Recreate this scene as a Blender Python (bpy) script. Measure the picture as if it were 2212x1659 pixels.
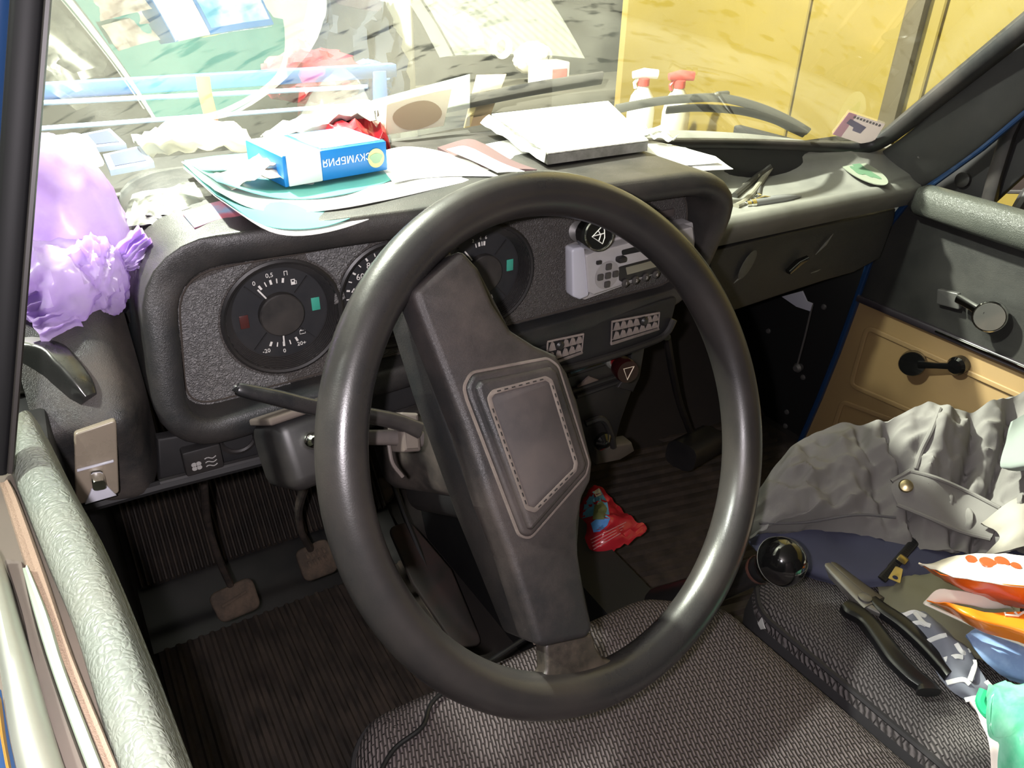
import bpy, bmesh, math, random
import numpy as np
from mathutils import Vector, Matrix, noise
random.seed(7)
for o in list(bpy.data.objects): bpy.data.objects.remove(o, do_unlink=True)
S = bpy.context.scene; COL = S.collection
V = lambda *a: np.array(a, float)
def nrm(a): a = np.array(a, float); return a/np.linalg.norm(a)

# ------------------------------------------------------------------ camera
FPX = 1650.0
CAM = V(-0.619, -0.3765, 1.0207)
yaw, pit, rol = [math.radians(a) for a in (31.487, 30.148, 1.374)]
fw = V(math.sin(yaw)*math.cos(pit), math.cos(yaw)*math.cos(pit), -math.sin(pit))
r0 = nrm(np.cross(fw, V(0, 0, 1))); u0 = np.cross(r0, fw)
RT = math.cos(rol)*r0 + math.sin(rol)*u0; UP = -math.sin(rol)*r0 + math.cos(rol)*u0
cd = bpy.data.cameras.new('camera'); co = bpy.data.objects.new('camera', cd); COL.objects.link(co)
m = Matrix.Identity(4)
for i in range(3): m[i][0], m[i][1], m[i][2], m[i][3] = RT[i], UP[i], -fw[i], CAM[i]
co.matrix_world = m
cd.sensor_fit = 'HORIZONTAL'; cd.sensor_width = 36; cd.lens = 36*FPX/2212; cd.clip_start = 0.02
S.camera = co

# ------------------------------------------------------------------ light
def lamp(name, kind, loc, energy, col, size=.05, aim=None, **k):
    l = bpy.data.lights.new(name, kind); l.energy = energy; l.color = col
    if kind == 'AREA': l.size = size
    else: l.shadow_soft_size = size
    for a, b in k.items(): setattr(l, a, b)
    o = bpy.data.objects.new(name, l); COL.objects.link(o); o.location = loc
    if aim is not None: o.rotation_euler = Vector(aim - np.array(loc)).to_track_quat('-Z', 'Y').to_euler()
    return o
lamp('garage_lamp', 'POINT', V(-.64, 1.20, 2.05), 880, (.98, 1, .87), .05)
lamp('added_side_light', 'POINT', V(-1.50, .28, 2.10), 175, (.96, 1, .90), .05)  # assumed lamp, added to light the door sill and seat patch
lamp('phone_flash', 'POINT', CAM - RT*.028 - fw*.005 + UP*.006, 15, (1, .92, .97), .006)
w = bpy.data.worlds.new('world'); S.world = w; w.use_nodes = True
w.node_tree.nodes['Background'].inputs[0].default_value = (.9, 1, .85, 1)
w.node_tree.nodes['Background'].inputs[1].default_value = .05
S.view_settings.view_transform = 'Standard'; S.view_settings.look = 'None'
S.view_settings.exposure = 0.0; S.view_settings.gamma = 1; S.view_settings.use_curve_mapping = False

# ------------------------------------------------------------------ pixel to point on a known plane (2212 x 1659)
def ray(px, py): return RT*(px-1106)/FPX - UP*(py-829.5)/FPX + fw
def hn(px, py, n, d): r = ray(px, py); n = np.array(n, float); return CAM + r*((d - n@CAM)/(n@r))
def hx(px, py, v): return hn(px, py, (1, 0, 0), v)
def hy(px, py, v): return hn(px, py, (0, 1, 0), v)
def hz(px, py, v): return hn(px, py, (0, 0, 1), v)

# ------------------------------------------------------------------ materials
MATS = {}
def M(name, col, rough=.5, metal=0., spec=.5, dust=None, dcol=(.13, .10, .08), dscale=9, bump=None, bscale=300, bstr=.3,
      col2=None, cscale=20, trans=0., coat=0., grain=0.):
    if name in MATS: return MATS[name]
    mt = bpy.data.materials.new(name); mt.use_nodes = True; MATS[name] = mt
    nt = mt.node_tree; N = nt.nodes; L = nt.links
    b = N['Principled BSDF']
    b.inputs['Roughness'].default_value = rough; b.inputs['Metallic'].default_value = metal
    b.inputs['Specular IOR Level'].default_value = spec; b.inputs['Coat Weight'].default_value = coat
    tc = N.new('ShaderNodeTexCoord')
    def noi(scale, detail=5, rough=.6):
        n = N.new('ShaderNodeTexNoise'); n.inputs['Scale'].default_value = scale; n.inputs['Detail'].default_value = detail
        n.inputs['Roughness'].default_value = rough; L.new(tc.outputs['Object'], n.inputs['Vector']); return n
    def ramp(src, a, bb):
        r = N.new('ShaderNodeMapRange'); r.inputs[1].default_value = a; r.inputs[2].default_value = bb; L.new(src, r.inputs[0]); return r.outputs[0]
    def mix(f, a, bb):
        x = N.new('ShaderNodeMix'); x.data_type = 'RGBA'
        if hasattr(f, 'is_linked'): L.new(f, x.inputs[0])
        else: x.inputs[0].default_value = f
        for i, c in ((6, a), (7, bb)):
            if hasattr(c, 'is_linked'): L.new(c, x.inputs[i])
            else: x.inputs[i].default_value = (*c, 1)
        return x.outputs[2]
    c = tuple(col)
    if col2: c = mix(ramp(noi(cscale).outputs[0], .42, .6), c, tuple(col2))
    if dust:
        a = ramp(noi(dscale, 6, .65).outputs[0], .38, .72)
        mm = N.new('ShaderNodeMath'); mm.operation = 'MULTIPLY'; mm.inputs[1].default_value = dust; L.new(a, mm.inputs[0])
        c = mix(mm.outputs[0], c, tuple(dcol))
        rr = N.new('ShaderNodeMapRange'); rr.inputs[3].default_value = rough; rr.inputs[4].default_value = min(1, rough+.35*dust+.05); L.new(a, rr.inputs[0]); L.new(rr.outputs[0], b.inputs['Roughness'])
    if grain:
        g = ramp(noi(900, 2).outputs[0], .6, .75); mm = N.new('ShaderNodeMath'); mm.operation = 'MULTIPLY'; mm.inputs[1].default_value = grain; L.new(g, mm.inputs[0])
        c = mix(mm.outputs[0], c, tuple(dcol))
    if hasattr(c, 'is_linked'): L.new(c, b.inputs['Base Color'])
    else: b.inputs['Base Color'].default_value = (*c, 1)
    if bump:
        if bump == 'noise': h = noi(bscale, 3).outputs[0]
        elif bump == 'leather':
            v = N.new('ShaderNodeTexVoronoi'); v.feature = 'DISTANCE_TO_EDGE'; v.inputs['Scale'].default_value = bscale
            n2 = noi(bscale*.4, 2)
            add = N.new('ShaderNodeVectorMath'); add.operation = 'MULTIPLY_ADD'; add.inputs[1].default_value = (.012,)*3
            L.new(n2.outputs[1], add.inputs[0]); L.new(tc.outputs['Object'], add.inputs[2]); L.new(add.outputs[0], v.inputs['Vector'])
            h = ramp(v.outputs[0], 0, .35)
        elif bump == 'weave':
            br = N.new('ShaderNodeTexBrick'); br.inputs['Scale'].default_value = bscale
            br.inputs['Mortar Size'].default_value = .012; br.inputs['Mortar Smooth'].default_value = 1.; br.inputs['Brick Width'].default_value = .105; br.inputs['Row Height'].default_value = .031
            mp = N.new('ShaderNodeMapping'); mp.inputs['Rotation'].default_value = (0, 0, math.radians(-72)); L.new(tc.outputs['Object'], mp.inputs[0])
            n2 = noi(60, 2); add = N.new('ShaderNodeVectorMath'); add.operation = 'MULTIPLY_ADD'; add.inputs[1].default_value = (.004,)*3
            L.new(n2.outputs[1], add.inputs[0]); L.new(mp.outputs[0], add.inputs[2]); L.new(add.outputs[0], br.inputs['Vector'])
            inv = N.new('ShaderNodeMath'); inv.operation = 'SUBTRACT'; inv.inputs[0].default_value = 1; L.new(br.outputs['Fac'], inv.inputs[1]); h = inv.outputs[0]
            c0 = mix(h, tuple(x*.26 for x in col), c); L.new(c0, b.inputs['Base Color'])
        bp = N.new('ShaderNodeBump'); bp.inputs['Strength'].default_value = bstr; bp.inputs['Distance'].default_value = .002
        L.new(h, bp.inputs['Height']); L.new(bp.outputs[0], b.inputs['Normal'])
    if trans:   # thin translucent film or cloth
        t = N.new('ShaderNodeBsdfTranslucent'); ms = N.new('ShaderNodeMixShader'); ms.inputs[0].default_value = trans
        if hasattr(c, 'is_linked'): L.new(c, t.inputs[0])
        else: t.inputs[0].default_value = (*c, 1)
        L.new(b.outputs[0], ms.inputs[1]); L.new(t.outputs[0], ms.inputs[2]); L.new(ms.outputs[0], N['Material Output'].inputs[0])
    return mt

vinyl = M('black_vinyl', (.017, .018, .019), .36, dust=.45, dcol=(.075, .058, .047), bump='leather', bscale=520, bstr=.12)
vinyl_dust = M('dusty_vinyl', (.022, .022, .022), .45, dust=1., dcol=(.075, .060, .050), dscale=14, bump='leather', bscale=520, bstr=.2)
grain_m = M('grained_panel_vinyl', (.20, .197, .20), .45, dust=.6, dcol=(.17, .16, .15), bump='leather', bscale=380, bstr=.8)
facia_m = M('grained_facia', (.080, .073, .069), .5, dust=.5, dcol=(.07, .058, .05), bump='leather', bscale=420, bstr=.6)
plain_black = M('black_plastic', (.013, .013, .014), .38, dust=.35, dcol=(.06, .048, .04))
matt_black = M('matt_black', (.008, .008, .009), .6, dust=.25, dcol=(.04, .033, .03))
gloss_black = M('gloss_black', (.006, .006, .006), .12, coat=.4)
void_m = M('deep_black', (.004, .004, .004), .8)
wheel_m = M('wheel_rim_plastic', (.020, .019, .019), .27, dust=.4, dcol=(.055, .042, .035), dscale=7, grain=.15, bump='noise', bscale=900, bstr=.05)
pad_m = M('wheel_pad_vinyl', (.017, .016, .017), .38, dust=.75, dcol=(.07, .052, .045), dscale=10, grain=.25, bump='leather', bscale=900, bstr=.22)
dusty_line = M('dust_filled_groove', (.13, .105, .09), .9, dust=.7, dcol=(.07, .055, .048), dscale=60)
chrome = M('chrome', (.82, .82, .78), .12, 1)
steel = M('worn_steel', (.20, .195, .19), .35, .6, dust=.3)
brown_rub = M('dusty_rubber', (.055, .040, .030), .85, dust=1, dcol=(.15, .105, .075), dscale=40)
mat_rub = M('ribbed_mat_rubber', (.026, .020, .017), .7, dust=.9, dcol=(.085, .062, .048), dscale=25)
mat_smooth = M('smooth_mat_rubber', (.014, .014, .015), .35, dust=.4, dcol=(.06, .05, .045))
firewall_m = M('footwell_carpet', (.020, .016, .014), .9, dust=.5, dcol=(.04, .031, .026), dscale=20)
blue_paint = M('blue_car_paint', (.010, .036, .105), .35, coat=.3)
dial_m = M('dial_black', (.014, .015, .018), .55, dust=.25, dcol=(.05, .042, .036), dscale=30)
cap_m = M('dial_cap', (.016, .015, .015), .5, dust=.9, dcol=(.05, .042, .036), dscale=30)
white_print = M('white_print', (.72, .70, .66), .6)
green_lens = M('green_lens', (.05, .33, .24), .4)
red_lens = M('dark_red_lens', (.07, .02, .018), .35)
grey_pl = M('radio_grey', (.40, .385, .39), .38, dust=.4, dcol=(.28, .25, .23), dscale=30)
light_pl = M('radio_light_grey', (.50, .50, .56), .4)
lcd = M('radio_display', (.20, .19, .14), .15)
amber = M('smoked_amber_plastic', (.20, .17, .13), .2, dust=.6, dcol=(.26, .21, .16), dscale=25)
vent_m = M('dusty_vent', (.27, .225, .20), .8, dust=.6, dcol=(.11, .09, .08), dscale=60)
tray_m = M('dusty_grey_tray', (.115, .115, .105), .5, dust=1, dcol=(.185, .182, .16), dscale=7, bump='leather', bscale=600, bstr=.1)
pillar_m = M('grey_pillar_trim', (.040, .041, .040), .5, dust=.4, dcol=(.09, .085, .075), bump='noise', bscale=700, bstr=.15)
rail_m = M('door_rail_vinyl', (.060, .064, .056), .36, dust=.4, dcol=(.10, .10, .085), bump='leather', bscale=360, bstr=.3)
pad_door = M('door_pad_vinyl', (.17, .19, .165), .36, dust=.6, dcol=(.22, .21, .17), bump='leather', bscale=260, bstr=.3)
tan_m = M('tan_door_card', (.30, .195, .085), .55, dust=.35, dcol=(.22, .145, .07), dscale=6)
dark_card = M('dark_door_card', (.022, .022, .021), .5, dust=.5, dcol=(.05, .047, .04), bump='leather', bscale=400, bstr=.15)
felt = M('brown_felt', (.22, .155, .11), .95, dust=.6, dcol=(.34, .25, .19), bump='noise', bscale=1200, bstr=.5)
alu = M('dull_aluminium', (.50, .52, .47), .42, .8, dust=.4, dcol=(.30, .26, .2))
alu_green = M('greenish_channel', (.30, .36, .29), .5, dust=.3, dcol=(.2, .17, .13))
rubber = M('black_rubber', (.010, .010, .011), .45, dust=.4, dcol=(.06, .045, .04))
rub_brown = M('brown_rubber_edge', (.075, .06, .052), .6, dust=.5)
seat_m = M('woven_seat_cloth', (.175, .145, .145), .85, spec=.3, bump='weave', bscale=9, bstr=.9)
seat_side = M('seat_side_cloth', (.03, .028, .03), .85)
jacket_m = M('grey_jacket_cloth', (.175, .168, .160), .8, spec=.25, dust=.3, dcol=(.12, .105, .105), dscale=8, bump='noise', bscale=1400, bstr=.12)
jacket_dk = M('grey_jacket_lining', (.09, .085, .09), .85)
navy = M('navy_cloth', (.050, .052, .085), .9, spec=.2, bump='noise', bscale=1400, bstr=.15)
brass = M('brass', (.46, .38, .21), .3, 1)
paper = M('white_paper', (.80, .80, .78), .7, trans=.12)
paper2 = M('cream_paper', (.78, .73, .60), .7, trans=.12)
teal_p = M('teal_folder', (.12, .40, .37), .4, trans=.2)
blue_card = M('blue_carton', (.015, .19, .55), .35)
lt_blue = M('light_blue_print', (.10, .48, .72), .4)
white_card = M('white_carton', (.80, .80, .78), .4)
violet = M('violet_film', (.66, .50, .84), .26, spec=.6, trans=.68, col2=(.78, .66, .90), cscale=18)
silver_foil = M('silver_foil', (.50, .50, .46), .3, .75, col2=(.08, .08, .075), cscale=22)
red_foil = M('red_film', (.60, .03, .045), .22, spec=.6, trans=.1)
sky_foil = M('sky_blue_film', (.16, .45, .70), .25)
green_print = M('green_brown_print', (.18, .20, .08), .35)
wrap = M('bubble_wrap', (.74, .75, .66), .22, spec=.6)
orange_f = M('orange_film', (.75, .12, .012), .2, spec=.7)
white_f = M('white_film', (.82, .76, .66), .25)
orange_spot = M('rust_spot_print', (.45, .07, .02), .3)
olive = M('olive_cloth', (.15, .145, .095), .9)
plaid_m = M('grey_blue_cloth', (.15, .16, .20), .85)
denim = M('light_blue_cloth', (.20, .32, .58), .8, col2=(.28, .42, .68), cscale=40)
green_f = M('green_film', (.16, .60, .40), .2, spec=.6, trans=.5, col2=(.40, .78, .64), cscale=16)
pinkc = M('pale_pink_cloth', (.62, .52, .50), .8)
plier_grip = M('black_grip', (.007, .007, .008), .3, spec=.35)
yellow_w = M('yellow_wall_paint', (.165, .115, .012), .55, col2=(.150, .105, .013), cscale=2.2)
seam_m = M('wall_seam', (.25, .17, .04), .8)
shade_strip = M('painted_wall_shadow', (.055, .040, .016), .7)  # dark brown stands in for a shadow on the wall
grey_w = M('grey_garage_wall', (.042, .042, .036), .9, col2=(.025, .025, .022), cscale=5)
conc = M('garage_concrete', (.16, .15, .13), .9, col2=(.11, .10, .09), cscale=8)

def glass_mat():
    mt = bpy.data.materials.new('dusty_windscreen_glass'); mt.use_nodes = True; nt = mt.node_tree; N = nt.nodes; L = nt.links
    N.remove(N['Principled BSDF'])
    tr = N.new('ShaderNodeBsdfTransparent'); tr.inputs[0].default_value = (.93, .96, .92, 1)
    gl = N.new('ShaderNodeBsdfGlossy'); gl.inputs['Roughness'].default_value = .012; gl.inputs[0].default_value = (1, 1, 1, 1)
    fr = N.new('ShaderNodeFresnel'); fr.inputs[0].default_value = 2.05
    df = N.new('ShaderNodeBsdfDiffuse'); df.inputs[0].default_value = (.75, .72, .6, 1)
    tl = N.new('ShaderNodeBsdfTranslucent'); tl.inputs[0].default_value = (.75, .72, .6, 1)
    ad = N.new('ShaderNodeMixShader'); ad.inputs[0].default_value = .5; L.new(df.outputs[0], ad.inputs[1]); L.new(tl.outputs[0], ad.inputs[2])
    tc = N.new('ShaderNodeTexCoord')
    n1 = N.new('ShaderNodeTexNoise'); n1.inputs['Scale'].default_value = 5; n1.inputs['Detail'].default_value = 8; L.new(tc.outputs['Object'], n1.inputs['Vector'])
    mp = N.new('ShaderNodeMapping'); mp.inputs['Rotation'].default_value = (0, 0, .6); mp.inputs['Scale'].default_value = (26, 150, 26); L.new(tc.outputs['Object'], mp.inputs[0])
    n2 = N.new('ShaderNodeTexNoise'); n2.inputs['Scale'].default_value = 1; n2.inputs['Detail'].default_value = 3; L.new(mp.outputs[0], n2.inputs['Vector'])
    r1 = N.new('ShaderNodeMapRange'); r1.inputs[1].default_value = .3; r1.inputs[2].default_value = .75; r1.inputs[3].default_value = .5; r1.inputs[4].default_value = 1.4; L.new(n1.outputs[0], r1.inputs[0])
    r2 = N.new('ShaderNodeMapRange'); r2.inputs[1].default_value = .56; r2.inputs[2].default_value = .66; r2.inputs[3].default_value = 1; r2.inputs[4].default_value = .08; L.new(n2.outputs[0], r2.inputs[0])
    mu = N.new('ShaderNodeMath'); mu.operation = 'MULTIPLY'; L.new(r1.outputs[0], mu.inputs[0]); L.new(r2.outputs[0], mu.inputs[1])
    # an unwiped, muddier band in the middle of the glass
    sx = N.new('ShaderNodeSeparateXYZ'); L.new(tc.outputs['Object'], sx.inputs[0])
    wob = N.new('ShaderNodeMath'); wob.operation = 'MULTIPLY_ADD'; wob.inputs[1].default_value = .12; L.new(n1.outputs[0], wob.inputs[0]); L.new(sx.outputs[0], wob.inputs[2])
    ra = N.new('ShaderNodeMapRange'); ra.interpolation_type = 'SMOOTHSTEP'; ra.inputs[1].default_value = -.285; ra.inputs[2].default_value = -.225; L.new(wob.outputs[0], ra.inputs[0])
    rb = N.new('ShaderNodeMapRange'); rb.interpolation_type = 'SMOOTHSTEP'; rb.inputs[1].default_value = .085; rb.inputs[2].default_value = .125; rb.inputs[3].default_value = 1; rb.inputs[4].default_value = 0; L.new(wob.outputs[0], rb.inputs[0])
    mb_ = N.new('ShaderNodeMath'); mb_.operation = 'MULTIPLY'; L.new(ra.outputs[0], mb_.inputs[0]); L.new(rb.outputs[0], mb_.inputs[1])
    lv_ = N.new('ShaderNodeMapRange'); lv_.inputs[3].default_value = .048; lv_.inputs[4].default_value = .092; L.new(mb_.outputs[0], lv_.inputs[0])
    mu2 = N.new('ShaderNodeMath'); mu2.operation = 'MULTIPLY'; L.new(mu.outputs[0], mu2.inputs[0]); L.new(lv_.outputs[0], mu2.inputs[1]); mu = mu2
    m1 = N.new('ShaderNodeMixShader'); L.new(fr.outputs[0], m1.inputs[0]); L.new(tr.outputs[0], m1.inputs[1]); L.new(gl.outputs[0], m1.inputs[2])
    m2 = N.new('ShaderNodeMixShader'); L.new(mu.outputs[0], m2.inputs[0]); L.new(m1.outputs[0], m2.inputs[1]); L.new(ad.outputs[0], m2.inputs[2])
    L.new(m2.outputs[0], N['Material Output'].inputs[0]); return mt
screen_glass = glass_mat()
def clear_mat(name, col, fac=.35):
    mt = bpy.data.materials.new(name); mt.use_nodes = True; nt = mt.node_tree; N = nt.nodes; L = nt.links
    b = N['Principled BSDF']; b.inputs['Base Color'].default_value = (*col, 1); b.inputs['Roughness'].default_value = .15
    tr = N.new('ShaderNodeBsdfTransparent'); ms = N.new('ShaderNodeMixShader'); ms.inputs[0].default_value = fac
    L.new(tr.outputs[0], ms.inputs[1]); L.new(b.outputs[0], ms.inputs[2]); L.new(ms.outputs[0], N['Material Output'].inputs[0]); return mt
clear_m = clear_mat('clear_plastic', (.8, .85, .8), .3)

# ------------------------------------------------------------------ mesh builder
def frame(n):
    n = nrm(n); a = V(0, 0, 1) if abs(n[2]) < .9 else V(1, 0, 0)
    u = nrm(np.cross(a, n)); return u, np.cross(n, u), n
def cr(pts, n, closed=False):
    """Catmull-Rom through pts"""
    P = [np.array(p, float) for p in pts]; k = len(P); out = []
    segs = k if closed else k-1
    for i in range(segs):
        g = (lambda j: P[j % k]) if closed else (lambda j: P[j] if 0 <= j < k else (2*P[0]-P[1] if j < 0 else 2*P[-1]-P[-2]))
        a, b, c, d = g(i-1), g(i), g(i+1), g(i+2)
        for t in np.linspace(0, 1, n, endpoint=False):
            out.append(.5*((2*b)+(c-a)*t+(2*a-5*b+4*c-d)*t*t+(3*b-a-3*c+d)*t**3))
    if not closed: out.append(P[-1])
    return out
class MB:
    def __init__(s): s.v = []; s.f = []
    def add(s, vs, fs):
        o = len(s.v); s.v += [tuple(float(c) for c in p) for p in vs]; s.f += [tuple(i+o for i in f) for f in fs]; return s
    def loft(s, rings, closed=True, caps=True):
        n = len(rings[0]); vs = [p for r in rings for p in r]; fs = []
        for i in range(len(rings)-1):
            for j in range(n if closed else n-1):
                a = i*n+j; b = i*n+(j+1) % n; fs.append((a, b, b+n, a+n))
        if caps and closed: fs += [tuple(range(n-1, -1, -1)), tuple((len(rings)-1)*n+j for j in range(n))]
        return s.add(vs, fs)
    def tube(s, pts, r, n=10, closed=False, caps=True, flat=1., upv=None):
        P = [np.array(p, float) for p in pts]; k = len(P); R = r if hasattr(r, '__len__') else [r]*k; rings = []; u = None
        for i in range(k):
            t = nrm((P[(i+1) % k]-P[i-1]) if closed else (P[min(i+1, k-1)]-P[max(i-1, 0)]))
            if u is None: u = np.array(upv, float) if upv is not None else frame(t)[0]
            u = nrm(u-t*(u@t)); w_ = np.cross(t, u)
            rings.append([P[i]+R[i]*(math.cos(a)*u*flat+math.sin(a)*w_) for a in np.linspace(0, 2*math.pi, n, endpoint=False)])
        if closed: rings.append(rings[0])
        return s.loft(rings, True, caps and not closed)
    def lathe(s, o, axis, prof, n=28, caps=True):
        u, v, ax = frame(axis); o = np.array(o, float)
        return s.loft([[o+ax*h+max(r, 1e-5)*(math.cos(a)*u+math.sin(a)*v) for a in np.linspace(0, 2*math.pi, n, endpoint=False)] for r, h in prof], True, caps)
    def box(s, c, size, ax=None, b=0.002, seg=2):
        bm = bmesh.new(); bmesh.ops.create_cube(bm, size=1)
        for x in bm.verts: x.co = Vector((x.co[0]*size[0], x.co[1]*size[1], x.co[2]*size[2]))
        if b: bmesh.ops.bevel(bm, geom=list(bm.edges), offset=min(b, min(size)*.45), segments=seg, profile=.5, affect='EDGES')
        A = np.array(ax) if ax is not None else np.eye(3); c = np.array(c, float); bm.verts.index_update()
        s.add([c+A.T@np.array(x.co) for x in bm.verts], [[x.index for x in f.verts] for f in bm.faces]); bm.free(); return s
    def plate(s, polys, o, u, v, n, depth=.002, bev=0., seg=2):
        """flat shape (first outline, further outlines are holes), its back face at o, grown along n"""
        cu = bpy.data.curves.new('t', 'CURVE'); cu.dimensions = '2D'; cu.fill_mode = 'BOTH'; cu.extrude = max(depth/2-bev, 1e-5); cu.bevel_depth = bev; cu.bevel_resolution = seg; cu.offset = -bev
        for p in polys:
            sp = cu.splines.new('POLY'); sp.points.add(len(p)-1); sp.use_cyclic_u = True
            for q, x in zip(sp.points, p): q.co = (x[0], x[1], 0, 1)
        return s._curve(cu, o, u, v, n, depth/2)
    def text(s, body, size, o, u, v, n, depth=.0004, align='CENTER'):
        cu = bpy.data.curves.new('t', 'FONT'); cu.body = body; cu.size = size; cu.extrude = depth/2; cu.align_x = align; cu.align_y = 'CENTER'; cu.resolution_u = 3
        return s._curve(cu, o, u, v, n, depth/2)
    def _curve(s, cu, o, u, v, n, off):
        ob = bpy.data.objects.new('t', cu); COL.objects.link(ob); dg = bpy.context.evaluated_depsgraph_get()
        me = ob.evaluated_get(dg).to_mesh(); o, u, v, n = [np.array(a, float) for a in (o, u, v, n)]
        s.add([o+u*x.co[0]+v*x.co[1]+n*(x.co[2]+off) for x in me.vertices], [tuple(p.vertices) for p in me.polygons])
        bpy.data.objects.remove(ob); bpy.data.curves.remove(cu); return s
    def patch(s, rows, su=6, sv=6, disp=None, thick=0.):
        """sheet through a grid of points, disp(p, i, j) moves each point"""
        g = [cr(r, su) for r in rows]; cols = [cr([g[i][j] for i in range(len(g))], sv) for j in range(len(g[0]))]
        nu, nv = len(cols), len(cols[0]); P = [[cols[j][i] for j in range(nu)] for i in range(nv)]
        if disp: P = [[disp(P[i][j], j/(nu-1), i/(nv-1)) for j in range(nu)] for i in range(nv)]
        A = np.array(P); du = np.gradient(A, axis=1); dv = np.gradient(A, axis=0); nn = np.cross(du, dv); nn /= np.linalg.norm(nn, axis=2, keepdims=True)+1e-9
        if nn[..., 2].mean() < 0: nn = -nn
        fs = [(i*nu+j, i*nu+j+1, (i+1)*nu+j+1, (i+1)*nu+j) for i in range(nv-1) for j in range(nu-1)]
        if not thick: return s.add(A.reshape(-1, 3), fs)
        B = A-nn*thick; o = nu*nv; vs = list(A.reshape(-1, 3))+list(B.reshape(-1, 3)); f2 = [tuple(o+q for q in reversed(f)) for f in fs]
        rim = [j for j in range(nu)]+[i*nu+nu-1 for i in range(1, nv)]+[(nv-1)*nu+j for j in range(nu-2, -1, -1)]+[i*nu for i in range(nv-2, 0, -1)]
        return s.add(vs, fs+f2+[(rim[k], rim[(k+1) % len(rim)], o+rim[(k+1) % len(rim)], o+rim[k]) for k in range(len(rim))])
    def build(s, name, mat, parent=None, smooth=35, origin=None, fix=True):
        A = np.array(s.v); c = np.array(origin, float) if origin is not None else (A.min(0)+A.max(0))/2
        me = bpy.data.meshes.new(name); me.from_pydata([tuple(p) for p in A-c], [], s.f); me.materials.append(mat)
        if fix:
            bm = bmesh.new(); bm.from_mesh(me); bmesh.ops.remove_doubles(bm, verts=bm.verts, dist=1e-6); bmesh.ops.recalc_face_normals(bm, faces=bm.faces); bm.to_mesh(me); bm.free()
        if smooth: me.shade_smooth(); me.set_sharp_from_angle(angle=math.radians(smooth))
        o = bpy.data.objects.new(name, me); COL.objects.link(o)
        base = V(0, 0, 0); q = parent
        while q is not None: base = base+np.array(q.location); q = q.parent
        o.parent = parent; o.location = c-base; return o
def tag(o, label=None, cat=None, group=None, kind=None):
    for k, x in (('label', label), ('category', cat), ('group', group), ('kind', kind)):
        if x: o[k] = x
    return o
def thing(name, loc, label, cat, group=None):
    o = bpy.data.objects.new(name, None); COL.objects.link(o); o.location = loc; o.empty_display_size = .02
    return tag(o, label, cat, group)
def rrect(x0, y0, x1, y1, r, n=5):
    out = []
    for cx, cy, a0 in ((x1-r, y0+r, -90), (x1-r, y1-r, 0), (x0+r, y1-r, 90), (x0+r, y0+r, 180)):
        out += [(cx+r*math.cos(math.radians(a0+90*k/n)), cy+r*math.sin(math.radians(a0+90*k/n))) for k in range(n+1)]
    return out
def rpoly(pts, r, n=5):
    out = []; k = len(pts); R = r if hasattr(r, '__len__') else [r]*k
    for i in range(k):
        p, a, b = np.array(pts[i], float), np.array(pts[i-1], float), np.array(pts[(i+1) % k], float)
        da, db = nrm(a-p), nrm(b-p); ang = math.acos(max(-1, min(1, da@db))); t = min(R[i]/math.tan(ang/2), .45*np.linalg.norm(a-p), .45*np.linalg.norm(b-p))
        A, B = p+da*t, p+db*t
        for q in np.linspace(0, 1, n+1): out.append(tuple((1-q)**2*A+2*q*(1-q)*p+q*q*B))
    return out
def circ(cx, cy, r, n=32): return [(cx+r*math.cos(a), cy+r*math.sin(a)) for a in np.linspace(0, 2*math.pi, n, endpoint=False)]
def offs(poly, d):
    """push a convex-ish outline outwards"""
    P = np.array(poly); k = len(P); ar = sum(P[i][0]*P[(i+1) % k][1]-P[(i+1) % k][0]*P[i][1] for i in range(k)); out = []
    for i in range(k):
        a, b = P[i]-P[i-1], P[(i+1) % k]-P[i]
        a = a if np.linalg.norm(a) > 1e-9 else b; b = b if np.linalg.norm(b) > 1e-9 else a
        t = nrm(nrm(a)+nrm(b)); nn = V(t[1], -t[0])*(1 if ar > 0 else -1); out.append(tuple(P[i]+nn*d))
    return out
def nz(p, s, seed=0.): return noise.noise(Vector((p[0]*s+seed, p[1]*s-seed*1.7, p[2]*s+seed*.6)))
def rumple(amp, sc, seed=0., sharp=False, ax=V(0, 0, 1)):
    def f(p, i, j):
        h = nz(p, sc, seed)+.5*nz(p, sc*2.3, seed+3)
        if sharp: h = .45-abs(nz(p, sc, seed))*1.6+.3-abs(nz(p, sc*2.1, seed+5))*.8
        return p+ax*amp*h
    return f
def hd(px, py, d): return CAM + ray(px, py)*d
def sq(path, w, h, upv, n=16, p=4.):
    """rounded-rectangle section swept along a path; w along upv-normal, h along upv"""
    P = [np.array(q, float) for q in path]; k = len(P); rings = []
    W_ = w if hasattr(w, '__len__') else [w]*k; H_ = h if hasattr(h, '__len__') else [h]*k
    for i in range(k):
        t = nrm(P[min(i+1, k-1)]-P[max(i-1, 0)]); u = np.array(upv, float); u = nrm(u-t*(u@t)); s_ = np.cross(t, u)
        rings.append([P[i]+s_*W_[i]/2*math.copysign(abs(math.cos(a))**(2/p), math.cos(a))+u*H_[i]/2*math.copysign(abs(math.sin(a))**(2/p), math.sin(a)) for a in np.linspace(0, 2*math.pi, n, endpoint=False)])
    return rings
XU, ZU, YN = V(1, 0, 0), V(0, 0, 1), V(0, -1, 0)
YP = .205                                             # facia plane
def P2(pts, y): return [tuple(hy(a, b, y)[[0, 2]]) for a, b in pts]

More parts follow.
